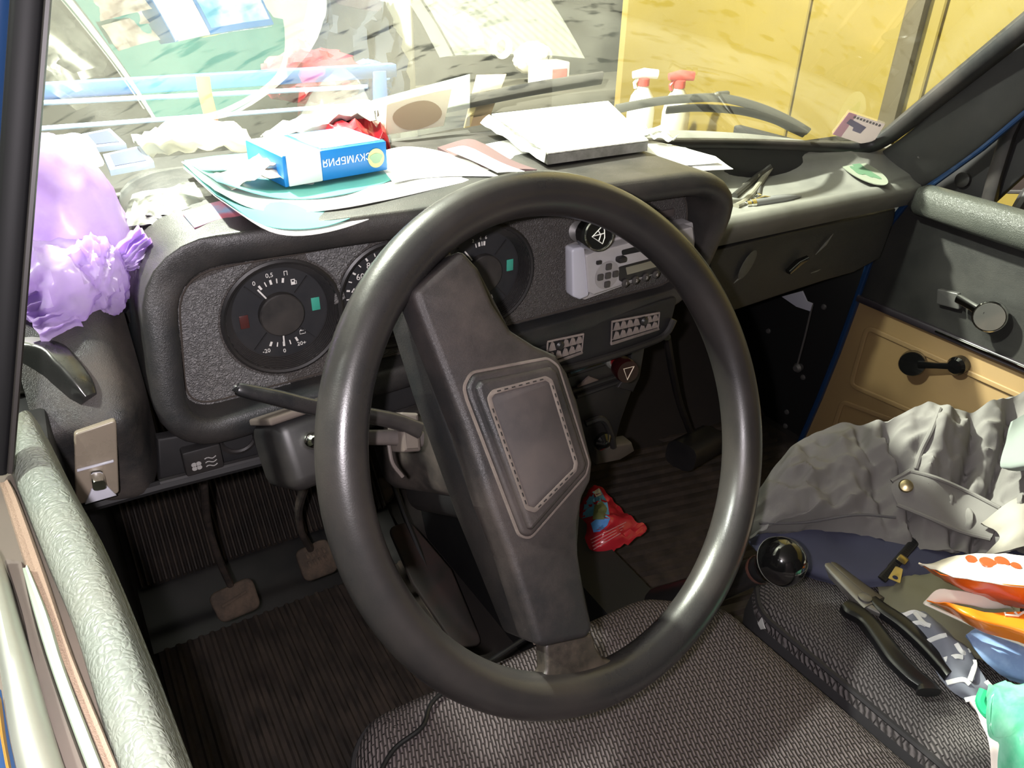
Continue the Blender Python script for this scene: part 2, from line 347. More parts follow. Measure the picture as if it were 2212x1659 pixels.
# ================================================================== SETTING
def struct(name, mb, mat, parent=None):
    o = mb.build(name, mat, parent); 
    if parent is None: o['kind'] = 'structure'
    return o
struct('floor', MB().box((.3, .6, -.37), (7, 7, .04), b=0), conc)
struct('wall_front', MB().box((.3, 2.85, 1.1), (7, .06, 2.95), b=0), grey_w)
struct('ceiling', MB().box((.3, .6, 2.72), (7, 7, .04), b=0), M('ceiling_paint', (.22, .22, .20), .9))
wr = struct('wall_right', MB().box((1.04, .05, 1.1), (.04, 3.30, 2.95), b=0), seam_m)
ys = [1.66, hx(1750, 0, 1.0)[1], hx(2045, 0, 1.0)[1], -.1, -.85, -1.6]
for a, b in zip(ys, ys[1:]):
    MB().box((1.015, (a+b)/2, 1.1), (.02, a-b-.006, 2.9), b=.003, seg=1).build('wall_panel', yellow_w, wr)
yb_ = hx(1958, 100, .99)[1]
MB().box((.993, yb_, 1.1), (.02, .042, 2.9), b=.004).build('wall_shadow_strip', shade_strip, wr)  # thin dark strip standing in for a shadow cast on the wall

# ------------------------------------------------------------------ car body
car = thing('car', (0, .6, 0), 'blue car body shell seen from the driver seat with pillars, footwell and bonnet', 'car')
MB().box((0, .1, .07), (1.34, 1.5, .04), b=.004).build('floor_pan', firewall_m, car)
MB().patch([[(x, y, z) for x in (-.67, 0, .66)] for y, z in ((.56, .085), (.60, .10), (.86, .40), (.87, .60), (.84, .65))], 3, 4, thick=.012).build('firewall', firewall_m, car)
tun = MB().loft([[V(x0-.10, y, .08), V(x0-.075, y, z*.75), V(x0-.04, y, z), V(x0+.04, y, z), V(x0+.075, y, z*.75), V(x0+.10, y, .08)] for y, z, x0 in ((.85, .34, -.10), (.6, .30, -.10), (.4, .26, -.09), (.1, .24, -.08), (-.5, .22, -.06))]).build('transmission_tunnel', matt_black, car)
for sx in (-1, 1):
    X0 = .665 if sx > 0 else .675
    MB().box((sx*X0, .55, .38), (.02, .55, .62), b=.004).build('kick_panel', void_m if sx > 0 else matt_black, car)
    MB().box((sx*(X0+.012), -.25, .12), (.05, 1.4, .09), b=.01).build('door_sill', blue_paint, car)
for sx, y0_ in ((-1, .24), (1, .40)):
    k = 1 if sx < 0 else .68
    MB().loft(sq([V(sx*.70, y0_, .36*k-.03*(sx > 0)), V(sx*.70, .75, .36*k-.03*(sx > 0)), V(sx*.70, 1.25, .33*k)], .02, [.82*k, .78*k, .70*k], ZU, 12, 6)).build('fender', blue_paint, car)
MB().patch([[(x, y, z) for x in (-.69, 0, .69)] for y, z in ((.53, .73), (.60, .68), (.72, .665), (.84, .64))], 3, 3, thick=.01).build('bulkhead_top', matt_black, car)
# roof, header, rear pillars: above and behind the view, they shade the cabin
MB().patch([[(x, y, z) for x in (-.625, 0, .58)] for y, z in ((.17, 1.150), (-.2, 1.165), (-.9, 1.17), (-1.6, 1.13))], 5, 5, thick=.03).build('roof_panel', M('roof_lining', (.30, .29, .26), .9), car)
MB().patch([[(x, y, z) for x in (-.66, 0, .64)] for y, z in ((-1.25, .05), (-1.3, .7))], 3, 3, thick=.03).build('rear_bulkhead', matt_black, car)
# windscreen
def ws(s, t):
    y0 = .542-.125*s*s; a = math.radians(54-7*s*s)
    z0 = .772-.030*s-.004*s*s
    b = V(-.02+(.575 if s > 0 else .635)*s, y0, z0); d = V(-.06*s, -math.cos(a), math.sin(a)); return b+d*t*.42
g = MB(); nu, nv = 33, 13; base_ = len(g.v)
g.add([ws(-1+2*i/(nu-1), j/(nv-1)) for j in range(nv) for i in range(nu)], [(j*nu+i, j*nu+i+1, (j+1)*nu+i+1, (j+1)*nu+i) for j in range(nv-1) for i in range(nu-1)])
g.build('windscreen', screen_glass, car, fix=False)
MB().patch([[ws(s_, 0)+V(0, dy, dz) for s_ in np.linspace(-1, 1, 15)] for dy, dz in ((.006, -.004), (.012, -.06), (.014, -.14))], 2, 2, thick=.006).build('scuttle', matt_black, car)
edge = [ws(s, 0) for s in np.linspace(-.9, .93, 26)]
edge += cr([ws(.93, 0), ws(.985, .03), ws(1., .11)], 4)[1:]+[ws(1, t) for t in np.linspace(.17, 1, 9)]
MB().tube([e+V(0, .002, -.003) for e in edge], [.0085]*24+list(np.linspace(.010, .0185, len(edge)-24)), 12).build('windscreen_seal', rubber, car)
MB().tube([ws(-1, t) for t in np.linspace(0, 1, 8)], .011, 8).build('windscreen_seal', rubber, car)
def pil(sx):
    c = [ws(sx, t)+V(sx*.030, .004, -.006) for t in (-.06, .05, .2, .4, .7, 1.05)]
    wd = [.030, .036, .036, .036, .036, .036]
    return MB().loft(sq(c, wd, .03, V(0, .7, .75), 18, 3.2))
tin = [(2330, -40), (2212, 64), (2080, 198), (1985, 292), (1930, 332), (1896, 352)]; tou = [(2400, 90), (2215, 236), (2112, 322), (2022, 386), (1985, 408), (1958, 424)]
rows = []
for p_, q_ in zip(tin, tou):
    a, b = hx(p_[0]-16, p_[1]-10, .563), hx(*q_, .607); n_ = nrm(V(-.55, -.6, .45)); rows.append([a+V(.012, .012, -.006), a, a+(b-a)*.2+n_*.008, a+(b-a)*.5+n_*.013, a+(b-a)*.85+n_*.009, b, b+V(.012, .012, -.008)])
ap = MB().patch(rows, 4, 6).build('pillar_trim', pillar_m, car); PTT = None
q = hx(1985, 338, .580); MB().lathe(q, (-.4, -.75, .5), [(.004, -.004), (.0042, .002), (.003, .0035), (.001, .0025)], 14).build('trim_screw', steel, ap)
pil(-1).build('pillar_trim', pillar_m, car)
# painted door aperture edge on the passenger side
fl = [(2290, 160), (2212, 243), (2120, 320), (2030, 385), (1960, 437), (1905, 505), (1880, 565), (1850, 650), (1810, 760), (1770, 860), (1735, 940), (1700, 1030)]
MB().loft(sq([hx(a, b, .612) for a, b in fl], .011, .012, V(1, 0, 0), 10, 3)).build('door_aperture_edge', blue_paint, car)
# cowl and bonnet
MB().patch([[(x, y-.05*(x/.6)**2, z) for x in (-.62, -.3, 0, .3, .58)] for y, z in ((.58, .70), (.63, .690), (.66, .688), (.69, .66))], 4, 3, thick=.004).build('cowl', blue_paint, car)
MB().patch([[(x, y-.05*(x/.6)**2, z-.05*(abs(x)/.6)**3) for x in (-.62, -.3, 0, .3, .58)] for y, z in ((.70, .60), (.71, .625), (.9, .61), (1.15, .585), (1.22, .50))], 4, 4, thick=.004).build('bonnet', blue_paint, car)
# passenger kick panel fittings
for p_ in ((1660, 715), (1700, 890), (1780, 663), (1735, 815), (1697, 920)):
    q = hx(*p_, .655); MB().lathe(q, (-1, 0, 0), [(.006, 0), (.005, .003), (.002, .004)], 12).build('panel_screw', steel, car)
MB().plate([[tuple(hx(a, b, .60)[[1, 2]]) for a, b in ((1690, 640), (1735, 628), (1745, 650), (1757, 655), (1752, 672), (1722, 662))]], (.60, 0, 0), V(0, 1, 0), ZU, V(-1, 0, 0), .003, .0005).build('bracket_plate', light_pl, car)
MB().tube([hx(1755, 658, .6), hx(1738, 730, .6), hx(1722, 790, .6)], .0022, 8).build('bracket_rod', steel, car)
MB().lathe(hx(1722, 795, .6), (-1, 0, 0), [(.008, -.01), (.010, 0), (.006, .006)], 14).build('rod_knob', steel, car)
MB().tube(cr([hy(1440, 728, .33), hy(1452, 800, .36), hy(1468, 870, .40), hy(1490, 930, .44)], 5), .006, 8).build('wiring_tube', plain_black, car)
MB().loft(sq([hz(1470, 985, .24), hz(1535, 950, .22)], .06, .05, ZU, 14, 3)).build('air_duct', plain_black, car)
q = hx(822, 1078, -.26); MB().lathe(q+V(.01, .02, 0), nrm(CAM-q), [(.022, 0), (.024, .006), (.020, .010)], 24).build('rubber_plug', brown_rub, car)

# ================================================================== FLOOR MATS
dm = thing('floor_mat', (-.46, .4, .095), 'dark ribbed rubber mat under the clutch and brake pedals', 'floor mat')
MB().box((-.455, .33, .097), (.40, .52, .010), b=.003).build('mat_base', mat_rub, dm)
r_ = MB()
for i in range(24): r_.loft([[V(x, y, .101), V(x+.0035, y, .1065), V(x+.0075, y, .1065), V(x+.011, y, .101)] for x in [-.648+i*.0162] for y in (.08, .30, .545)])
r_.build('mat_rib', mat_rub, dm)['kind'] = 'stuff'
MB().patch([[(x, y, z) for x in (-.66, -.45, -.25)] for y, z in ((.545, .103), (.565, .112), (.585, .118), (.63, .142), (.645, .148))], 4, 4, thick=.005).build('smooth_band', mat_smooth, dm)
r_ = MB()
for i in range(46): r_.loft([[V(x, y, z-.004), V(x+.002, y-.003, z+.003), V(x+.004, y-.003, z+.003), V(x+.0065, y, z-.004)] for x in [-.655+i*.0088] for y, z in ((.635, .155), (.86, .418))])
r_.build('toe_board_rib', mat_rub, dm)['kind'] = 'stuff'
pm = thing('floor_mat', (.3, .4, .095), 'dark ribbed rubber mat in the passenger footwell beyond the red packet', 'floor mat')
MB().box((.31, .35, .097), (.62, .62, .012), b=.003).build('mat_base', mat_rub, pm)
r_ = MB()
for i in range(24): r_.loft([[V(.02, y, .102), V(.02, y+.005, .110), V(.02, y+.011, .110), V(.02, y+.016, .102)], [V(.60, y, .102), V(.60, y+.005, .110), V(.60, y+.011, .110), V(.60, y+.016, .102)]] for y in [.06+i*.025]) if False else r_.loft([[V(x, y-.2*x, .102), V(x, y+.005-.2*x, .110), V(x, y+.011-.2*x, .110), V(x, y+.016-.2*x, .102)] for y in [.10+i*.025] for x in (.02, .58)])
r_.build('mat_rib', mat_rub, pm)['kind'] = 'stuff'

# ================================================================== DASHBOARD
dash = thing('dashboard', (-.1, .3, .7), 'black padded dashboard with three round gauges and an open tray on the right', 'dashboard')
inner = rpoly(P2([(358, 640), (398, 897), (1478, 622), (1500, 462)], YP), [.03, .028, .03, .045], 6)
i0 = [(-.559, .803), (-.573, .687), (-.05, .697), (-.048, .808)]
inner = rpoly(i0, [.040, .024, .03, .045], 7)
C0 = [hy(614, 684, YP), hy(868, 642, YP), hy(1054, 590, YP)]
gx = [C0[0][0], (C0[0][0]+C0[2][0])/2, C0[2][0]]; gz = C0[0][2]-.001
GR = .0470
GC = [V(x, YP, gz) for x in gx]
fac = MB().plate([offs(inner, .004)]+[circ(c[0], c[2], GR-.001, 40) for c in GC], (0, YP+.006, 0), XU, ZU, YN, .006).build('facia', facia_m, dash)
MB().plate([offs(inner, .006)], (0, YP+.045, 0), XU, ZU, YN, .004).build('facia_backing', void_m, dash)
# raised grain panels around the outer gauge
def arc(c, a0, a1, r=GR+.0055, n=14): return [(c[0]+r*math.cos(math.radians(a)), c[2]+r*math.sin(math.radians(a))) for a in np.linspace(a0, a1, n)]
for pts in (P2([(405, 888), (372, 646), (388, 622), (556, 553)], YP)+arc(GC[0], 118, 262)+P2([(640, 842)], YP), P2([(655, 540), (818, 506)], YP)+arc(GC[1], 128, 176)+arc(GC[0], 8, 62)):
    MB().plate([pts], (0, YP, 0), XU, ZU, YN, .0016, .0004).build('grained_panel', grain_m, fac)
# padded rim: inner wall, rounded rim, outer skirt
def ring(d, y):                      # the rim stands out more towards the right-hand end
    out = []
    for a, b in offs(inner, d):
        tx = max(0, min(1, (a+.56)/.48)); tz = max(0, min(1, (b-.69)/.11)); k = (1-tz)*(.62-.34*tx)+tz*(.14+.90*tx*tx)
        out.append(V(a, YP+(y-YP)*k if y < YP else y, b))
    return out
rr = [ring(.0005, YP+.012), ring(.0005, YP-.004), ring(.001, YP-.030)]
for k in range(0, 13):
    a = math.pi*k/12; rr.append(ring(.0130-.0120*math.cos(a), YP-.036-.0135*math.sin(a)))
rr += [ring(.025, YP-.02), ring(.025, YP+.05), ring(.021, YP+.16), ring(.014, YP+.25)]
MB().loft(rr, True, False).build('padded_rim', vinyl, dash)
gl_ = [V(a, YP-.0015, b) for a, b in offs(inner, -.002)]
MB().tube(gl_, .0009, 6, closed=True).build('dusty_groove', M('facia_groove', (.045, .036, .03), .9), fac)
# top shelf, left pad
MB().patch([[(x, min(y+max(0, -.5-x)*.6, .539-.125*((x+.02)/.6)**2-(.0015 if y < .5 else 0)), z-.05*max(0, x+.02)/.05-.50*max(0, -.44-x)) for x in (-.60, -.55, -.49, -.4, -.2, -.02, .03)] for y, z in ((.238, .818), (.27, .824), (.36, .815), (.45, .795), (.50, .775), (.56, .766))], 4, 4, thick=.012).build('top_shelf', vinyl, dash)
lp = [(.50, .79), (.40, .796), (.28, .79), (.225, .775), (.19, .745), (.168, .722), (.163, .71), (.168, .695), (.176, .675), (.180, .655), (.186, .632), (.20, .628)]
MB().patch([[(x, y+(.006 if x < -.65 else 0)+(.05 if x > -.6 else .004 if x > -.615 else 0), z) for x in (-.672, -.655, -.635, -.612, -.596)] for y, z in lp], 4, 4, thick=.01).build('left_pad', vinyl_dust, dash)
MB().plate([P2([(340, 950), (600, 905), (640, 890), (1000, 800), (1300, 730), (1302, 760), (1000, 860), (620, 985), (345, 1050)], .195)], (0, .207, 0), XU, ZU, YN, .012, .002).build('lower_strip', matt_black, dash)
lipx = [(345, 1043), (600, 978), (900, 880)]
MB().tube([hy(a, b, .190) for a, b in lipx], .0035, 8).build('lower_lip', plain_black, dash)
MB().tube([hy(a, b-12, .190) for a, b in ((180, 1108), (345, 1062), (620, 992))], .005, 8).build('lower_lip', matt_black, dash)
# left lighting switch
lq = [hy(a, b, .160) for a, b in ((147, 934), (240, 911), (269, 1064), (173, 1083))]
lu, lv = nrm(lq[1]-lq[0]), nrm(lq[0]-lq[3]); ln = np.cross(lu, lv); ln = ln if ln[1] < 0 else -ln; lo = sum(lq)/4
L2 = lambda p: ((p-lo)@lu, (p-lo)@lv)
lsw = MB().plate([rpoly([L2(p) for p in lq], .003)], lo-ln*.004, lu, lv, ln, .006, .0015).build('lighting_switch_panel', amber, dash)
tq = hn(210, 1030, ln, ln@(lo+ln*.002))
MB().loft(sq([tq+lv*.001, tq+ln*.009+lv*.003, tq+ln*.015+lv*.002], [.010, .009, .0085], [.012, .010, .009], lv, 14, 4)).build('rocker_lever', chrome, lsw)
MB().plate([[(-.005, .004), (.005, .004), (.0105, -.007), (-.0105, -.007)]], tq-lv*.012, lu, lv, ln, .003, .001).build('rocker_skirt', light_pl, lsw)
MB().box(tq+lv*.0105+ln*.0012, (.024, .0016, .002), (lu, lv, ln), .0004).build('rocker_ledge', light_pl, lsw)
# fan key and round blank
q = hy(436, 986, .192); fk = MB().box(q, (.030, .014, .024), b=.002).build('fan_key', plain_black, dash)
ic = MB()
for k in range(4):
    a = math.radians(45+90*k); ic.plate([circ(0, 0, .0021, 12)], q+V(-.006+.0026*math.cos(a), -.0072, -.003+.0026*math.sin(a)), XU, ZU, YN, .0003)
for k in range(3):
    ic.tube([q+V(.001+.009*t, -.0074, .0015-.0038*k+.0009*math.sin(t*7)) for t in np.linspace(0, 1, 7)], .00045, 5)
ic.build('fan_symbol', M('fan_print', (.30, .29, .28), .6), fk)
q = hy(515, 945, .193); MB().lathe(q+V(0, .004, 0), YN, [(.0165, 0), (.0165, .004), (.014, .005), (.0125, .0035), (.0125, .001)], 32).build('blank_plug', plain_black, dash)

def gauge(c, kind):
    prof = [(GR+.0035, -.001), (GR+.0035, .0012), (GR+.0015, .0024), (GR-.0005, .0016)]
    for k in range(7):
        r = GR-.0012-.0009*k; prof += [(r, -.001-.0014*k), (r, -.0022-.0014*k), (r-.0009, -.0022-.0014*k)]
    gb = MB().lathe(c, YN, prof, 48, False).build('gauge', plain_black, dash, smooth=50)
    f = c+V(0, .0112, 0); r1 = prof[-1][0]
    MB().lathe(f, YN, [(r1+.002, -.002), (r1+.002, 0), (.001, 0)], 40, False).build('dial_face', dial_m, gb)
    MB().lathe(f, YN, [(.0185, -.001), (.0185, .006), (.0175, .007), (.001, .0073)], 36).build('dial_cap', cap_m, gb)
    pol = lambda a, r: f+V(r*math.cos(math.radians(a)), -.0006, r*math.sin(math.radians(a)))
    class each:                      # every mark is an object of its own
        def __init__(s, nm, mt): s.nm, s.mt = nm, mt
        def box(s, *a, **k): MB().box(*a, **k).build(s.nm, s.mt, gb); return s
        def text(s, *a, **k): MB().text(*a, **k).build(s.nm, s.mt, gb); return s
    sc = each('scale_tick', white_print); lt = each('scale_numeral', white_print); nd = each('needle', white_print); ln_ = each('sector_line', matt_black)
    tick = lambda a, ra, rb, w_: sc.box((pol(a, ra)+pol(a, rb))/2, (w_, .0005, rb-ra), (nrm(np.cross(YN, pol(a, rb)-pol(a, ra))), YN, nrm(pol(a, rb)-pol(a, ra))), 0)
    num = lambda s_, a, r, sz: lt.text(s_, sz, pol(a, r), nrm(V(1, 0, math.sin(0))), ZU, YN)
    def win(a, r, mt, nm): MB().box(pol(a, r)-V(0, .0002, 0), (.0072, .001, .0115), b=.0003).build(nm, mt, gb)
    for a in (48, 132, 228, 312): ln_.box((pol(a, .02)+pol(a, r1-.001))/2, (.0009, .0016, r1-.022), (nrm(np.cross(YN, pol(a, r1)-f)), YN, nrm(pol(a, r1)-f)), 0)
    if kind == 1:
        for a, w_ in ((118, .0018), (108, .0009), (99, .0018), (89, .0009), (79, .0018)): tick(a, .0265, .0305, w_)
        num('0', 121, .0345, .0052); num('0,5', 98, .0345, .0052); num('П', 76, .0345, .0052)
        p = pol(62, .0285); MB().box(p, (.0034, .0004, .0048), b=0).tube([p+V(.0017, -.0002, .0012), p+V(.0028, -.0002, .0006), p+V(.0028, -.0002, -.002), p+V(.0017, -.0002, -.002)], .0003, 5).build('fuel_symbol', white_print, gb); MB().box(p+V(0, -.0003, .001), (.0018, .0004, .0014), b=0).build('fuel_symbol', dial_m, gb)
        nd.box((pol(123, .0185)+pol(123, .029))/2-V(0, .0012, 0), (.0014, .0008, .0105), (nrm(np.cross(YN, pol(123, 1)-f)), YN, nrm(pol(123, 1)-f)), .0003)
        for a, w_ in ((246, .0018), (257, .0009), (268, .0018), (279, .0009), (291, .0018)): tick(a, .0265, .0305, w_)
        num('-20', 243, .0355, .005); num('0', 268, .0350, .005); num('20+', 294, .0345, .005)
        p = pol(307, .0265); ln2 = [p+V(x, 0, z) for x, z in ((-.0024, -.0016), (.0024, -.0016), (.0024, .0014), (-.0024, .0014))]; MB().tube(ln2, .00028, 5, closed=True).box(p+V(-.0013, 0, .0019), (.001, .0004, .0008), b=0).box(p+V(.0013, 0, .0019), (.001, .0004, .0008), b=0).build('battery_symbol', white_print, gb)
        nd.box((pol(268, .0185)+pol(268, .0285))/2-V(0, .0012, 0), (.0014, .0008, .010), (nrm(np.cross(YN, pol(268, 1)-f)), YN, nrm(pol(268, 1)-f)), .0003)
        win(183, .030, red_lens, 'warning_lens'); win(4, .030, green_lens, 'warning_lens')
    elif kind == 2:
        for k in range(15): tick(218-k*12.5, .0355, .0385, .0016 if k % 2 == 0 else .0009)
        for k, t_ in enumerate(('0', '20', '40', '60', '80', '100', '120', '140')): num(t_, 218-k*25, .0305, .0078)
        nd.box((pol(215, .0185)+pol(215, .031))/2-V(0, .0012, 0), (.0014, .0008, .0125), (nrm(np.cross(YN, pol(215, 1)-f)), YN, nrm(pol(215, 1)-f)), .0003)
    else:
        for a, w_ in ((104, .0009), (97, .0018), (91, .0009), (86, .0018)): tick(a, .0265, .0305, w_)
        num('2', 107, .0340, .0045); num('4', 94, .0340, .0045); num('6', 84, .0340, .0045)
        nd.box((pol(128, .0185)+pol(128, .031))/2-V(0, .0012, 0), (.0014, .0008, .0125), (nrm(np.cross(YN, pol(128, 1)-f)), YN, nrm(pol(128, 1)-f)), .0003)
        for a, w_ in ((246, .0018), (268, .0018), (291, .0018)): tick(a, .0265, .0305, w_)
        win(183, .030, red_lens, 'warning_lens'); win(4, .030, green_lens, 'warning_lens')
for k, c in enumerate(GC): gauge(c, k+1)
# pull knob for the screen washer
b0 = hy(1246, 499, YP); f0 = hy(1294, 508, .160); ax = nrm(f0-b0); kn = MB().lathe(f0, ax, [(.0125, -.020), (.0152, -.018), (.0155, -.002), (.0150, 0), (.0132, .0012), (.0125, .0004), (.001, .0002)], 32).build('washer_knob', gloss_black, dash)
MB().lathe(b0, ax, [(.011, -.004), (.010, .003), (.004, .005), (.004, np.linalg.norm(f0-b0)-.018)], 20).build('knob_stem', steel, kn)
ku, kv, kn_ = frame(ax); ku, kv = XU-ax*(XU@ax), ZU-ax*(ZU@ax); ic = MB()
A = lambda x, z: f0+ku*x+kv*z+ax*.0007
ic.tube([A(-.0075, -.0005), A(.004, .0085), A(.0055, .004), A(.0055, -.003), A(.003, -.0085)], .0005, 5, closed=True).tube([A(-.007, 0), A(.0055, .001)], .0005, 5).tube([A(-.001, .0045), A(.0015, 0), A(-.0005, -.005)], .0005, 5)
ic.build('wiper_symbol', white_print, kn)
MB().lathe(f0+ax*.0004, ax, [(.0128, 0), (.0140, .001), (.0150, 0)], 32, False).build('knob_ring', chrome, kn)
MB().box(hy(1430, 462, YP)+V(0, -.001, 0), (.030, .003, .008), b=.001).build('facia_label', M('scuffed_plate', (.09, .075, .07), .4), dash)
# radio
rd = thing('car_radio', hy(1370, 580, YP), 'silver grey car radio with round keypad beside the washer knob', 'radio')
def rpl(pts, y, d, mat, name, parent=rd, r=.003, b=.0008, holes=()):
    return MB().plate([rpoly(P2(pts, y), r)]+[rpoly(P2(h, y), .0015) for h in holes], (0, y+d, 0), XU, ZU, YN, d, b).build(name, mat, parent)
rpl([(1240, 540), (1300, 521), (1392, 500), (1497, 480), (1506, 560), (1264, 648), (1240, 640)], .190, .018, grey_pl, 'radio_body')
rpl([(1236, 538), (1264, 533), (1274, 640), (1254, 648), (1238, 642)], .178, .013, light_pl, 'side_cover', r=.004, b=.002)
fp = rpl([(1266, 552), (1285, 545), (1390, 517), (1497, 490), (1504, 562), (1283, 637), (1272, 632)], .176, .014, grey_pl, 'face_plate', r=.003, b=.0012)
rpl([(1337, 577), (1428, 553), (1500, 536), (1506, 566), (1345, 610), (1338, 606)], .1752, .001, plain_black, 'display_surround', fp, .002, .0003)
rpl([(1352, 578), (1425, 559), (1490, 543), (1492, 556), (1428, 574), (1355, 594)], .1748, .0008, lcd, 'display', fp, .001, .0002)
rpl([(1343, 541), (1382, 531), (1392, 536), (1388, 543), (1345, 552)], .1752, .001, void_m, 'cassette_slot', fp, .002, .0003)
q = hy(1342, 560, .172); MB().box(q, (.010, .008, .006), b=.002).build('eject_key', plain_black, fp)
q = hy(1294, 567, .1745); MB().box(q, (.006, .003, .004), b=.001).build('power_key', plain_black, fp)
q = hy(1311, 594, .1755); MB().lathe(q, YN, [(.0145, 0), (.0145, .0006), (.0005, .0009)], 28).build('keypad_disc', M('keypad_grey', (.30, .285, .28), .4), fp)
dkey = M('key_dark', (.055, .05, .048), .4); lgt = M('key_print', (.5, .47, .43), .5)
for k, (dx, dz) in enumerate(((0, .0092), (.0092, 0), (0, -.0092), (-.0092, 0), (0, 0))):
    kk = MB().box(q+V(dx, -.0018, dz), (.0068, .003, .0068), b=.0016).build('keypad_key', dkey, fp)
for k in range(6):
    a = hy(1350+22*k, 611-6.2*k, .1745); MB().lathe(a, YN, [(.0042, 0), (.0042, .0012), (.003, .002), (.0005, .0022)], 16).build('preset_key', dkey, fp)
    MB().text(str(k+1), .0042, a+V(0, -.0023, .0), XU, ZU, YN, .0003).build('preset_numeral', lgt, fp)
# vents under the facia
vb = P2([(1140, 745), (1430, 650), (1465, 640), (1450, 700), (1415, 735), (1250, 790), (1150, 820)], .188)
MB().plate([rpoly(vb, .006)], (0, .215, 0), XU, ZU, YN, .027, .002).build('vent_panel', matt_black, dash)
MB().tube(cr([hy(a, b, .185) for a, b in ((1150, 815), (1300, 775), (1410, 737), (1440, 718), (1455, 690))], 4), .0042, 8).build('vent_panel_lip', plain_black, dash)
for qd in ([(1183, 738), (1260, 722), (1256, 762), (1180, 790)], [(1322, 695), (1424, 676), (1421, 711), (1320, 743)]):
    p = [hy(a, b, .186) for a, b in qd]; P_ = lambda s, t: (p[0]*(1-s)+p[1]*s)*(1-t)+(p[3]*(1-s)+p[2]*s)*t
    vt = MB().tube(p, .0014, 6, closed=True).build('air_vent', vent_m, dash)
    k_ = 5 if qd[0][0] < 1200 else 7
    MB().loft([[x+V(0, .0002, 0) for x in p], [x+V(0, .003, 0) for x in p]]).build('vent_recess', void_m, vt, smooth=0)
    for row in range(2):
        a, b = .06+.42*row, .38+.42*row
        MB().loft([[P_(0, b)+V(0, -.002, 0), P_(1, b)+V(0, -.002, 0), P_(1, b+.05)+V(0, .002, 0), P_(0, b+.05)+V(0, .002, 0)], [P_(0, b)+V(0, -.0005, 0), P_(1, b)+V(0, -.0005, 0), P_(1, b+.05)+V(0, .004, 0), P_(0, b+.05)+V(0, .004, 0)]]).build('vent_bar', vent_m, vt)
        for k in range(k_):
            if row == 0 and k == (1 if k_ == 5 else 4): continue
            s0, s1 = .03+k/k_*.95, .03+(k+1)/k_*.95; w_ = s1-s0
            tri = [P_(s0+w_*.05, b), P_(s1-w_*.05, b), P_(s0+w_*.62, a), P_(s0+w_*.38, a)]
            MB().loft([[t+V(0, -.0025, 0) for t in tri], [t+V(0, .0015, 0) for t in tri]]).build('vent_tooth', vent_m, vt, smooth=0)
    q = P_(.3 if k_ == 5 else .64, .22); MB().lathe(q, YN, [(.005, 0), (.005, .004), (.003, .006)], 14).build('vent_knob', plain_black, vt)
    MB().loft([[P_(0, .93)+V(0, -.003, 0), P_(1, .93)+V(0, -.003, 0), P_(1, 1.02)+V(0, -.002, 0), P_(0, 1.02)+V(0, -.002, 0)], [P_(0, .93)+V(0, .003, 0), P_(1, .93)+V(0, .003, 0), P_(1, 1.02)+V(0, .003, 0), P_(0, 1.02)+V(0, .003, 0)]]).build('vent_sill', vent_m, vt)
# hazard switch
b0 = hy(1326, 778, .215); f0 = hy(1357, 804, .178); ax = nrm(f0-b0); hz_ = MB().lathe(b0, ax, [(.0065, 0), (.0065, .022)], 20).build('hazard_switch', M('hazard_red', (.28, .01, .012), .2, coat=.5), dash)
MB().lathe(b0, ax, [(.010, -.006), (.010, .002), (.0075, .005)], 22).build('switch_collar', alu, hz_)
MB().lathe(f0, ax, [(.009, -.022), (.0125, -.018), (.0135, -.004), (.0125, 0), (.001, 0)], 26).build('switch_cap', M('hazard_cap', (.022, .004, .004), .3), hz_)
ku, kv = XU-ax*(XU@ax), ZU-ax*(ZU@ax); A = lambda x, z: f0+ku*x+kv*z+ax*.0006
MB().tube([A(-.006, .005), A(.0065, .006), A(-.001, -.0085)], .0008, 6, closed=True).build('triangle_mark', M('mark_cream', (.75, .65, .5), .5), hz_)
# tray and glovebox
cx = (.028, .12, .25, .38, .47, .53, .57, .600)
def trow(y, z, bx, yc, zc):    # straight part, then bends round into the right-hand corner
    out = []
    for x in cx:
        t = max(0, min(1, (x-bx)/(.60-bx))); t = t*t*(3-2*t); out.append((x, y+(yc-y)*t, z+(zc-z)*t))
    return out
rows = [trow(.352, .655, .58, .352, .655), trow(.342, .672, .58, .342, .672), trow(.340, .686, .58, .345, .686), trow(.350, .696, .55, .352, .690), trow(.362, .694, .45, .358, .697), trow(.372, .688, .42, .362, .704),
        trow(.42, .688, .40, .372, .712), trow(.480, .690, .36, .385, .722), trow(.505, .700, .33, .395, .730), trow(.512, .725, .30, .402, .735), trow(.525, .748, .30, .408, .738), trow(.57, .762, .25, .425, .738), trow(.60, .756, .25, .46, .730)]
MB().patch(rows, 5, 4, thick=.006).build('open_tray', tray_m, dash)
gp = [(1540, 545), (1700, 505), (1890, 465), (1940, 452), (1935, 480), (1905, 560), (1850, 590), (1780, 610), (1680, 643), (1565, 682), (1530, 660)]
gb_ = MB().plate([P2(gp, .352)], (0, .39, 0), XU, ZU, YN, .035, .004).build('glovebox_panel', dark_card, dash)
q = hy(1614, 572, .3505); MB().plate([[(.016*math.cos(a)*.75+.010*math.sin(a), .021*math.sin(a)) for a in np.linspace(0, 6.283, 24, endpoint=False)]], q, XU, ZU, YN, .001, .0004).build('worn_badge_spot', M('worn_badge', (.06, .06, .05), .5, dust=1, dcol=(.10, .10, .085), dscale=90), gb_)
for (a, b), (c, d), wd in (((1585, 612), (1605, 590), .003), ((1762, 550), (1800, 505), .004), ((1752, 590), (1772, 582), .002)):
    MB().tube([hy(a, b, .352), hy((a+c)/2+2, (b+d)/2, .3508), hy(c, d, .352)], [.0005, wd*.6, .0005], 8).build('scuff_mark', M('scuff', (.11, .11, .095), .6), gb_)
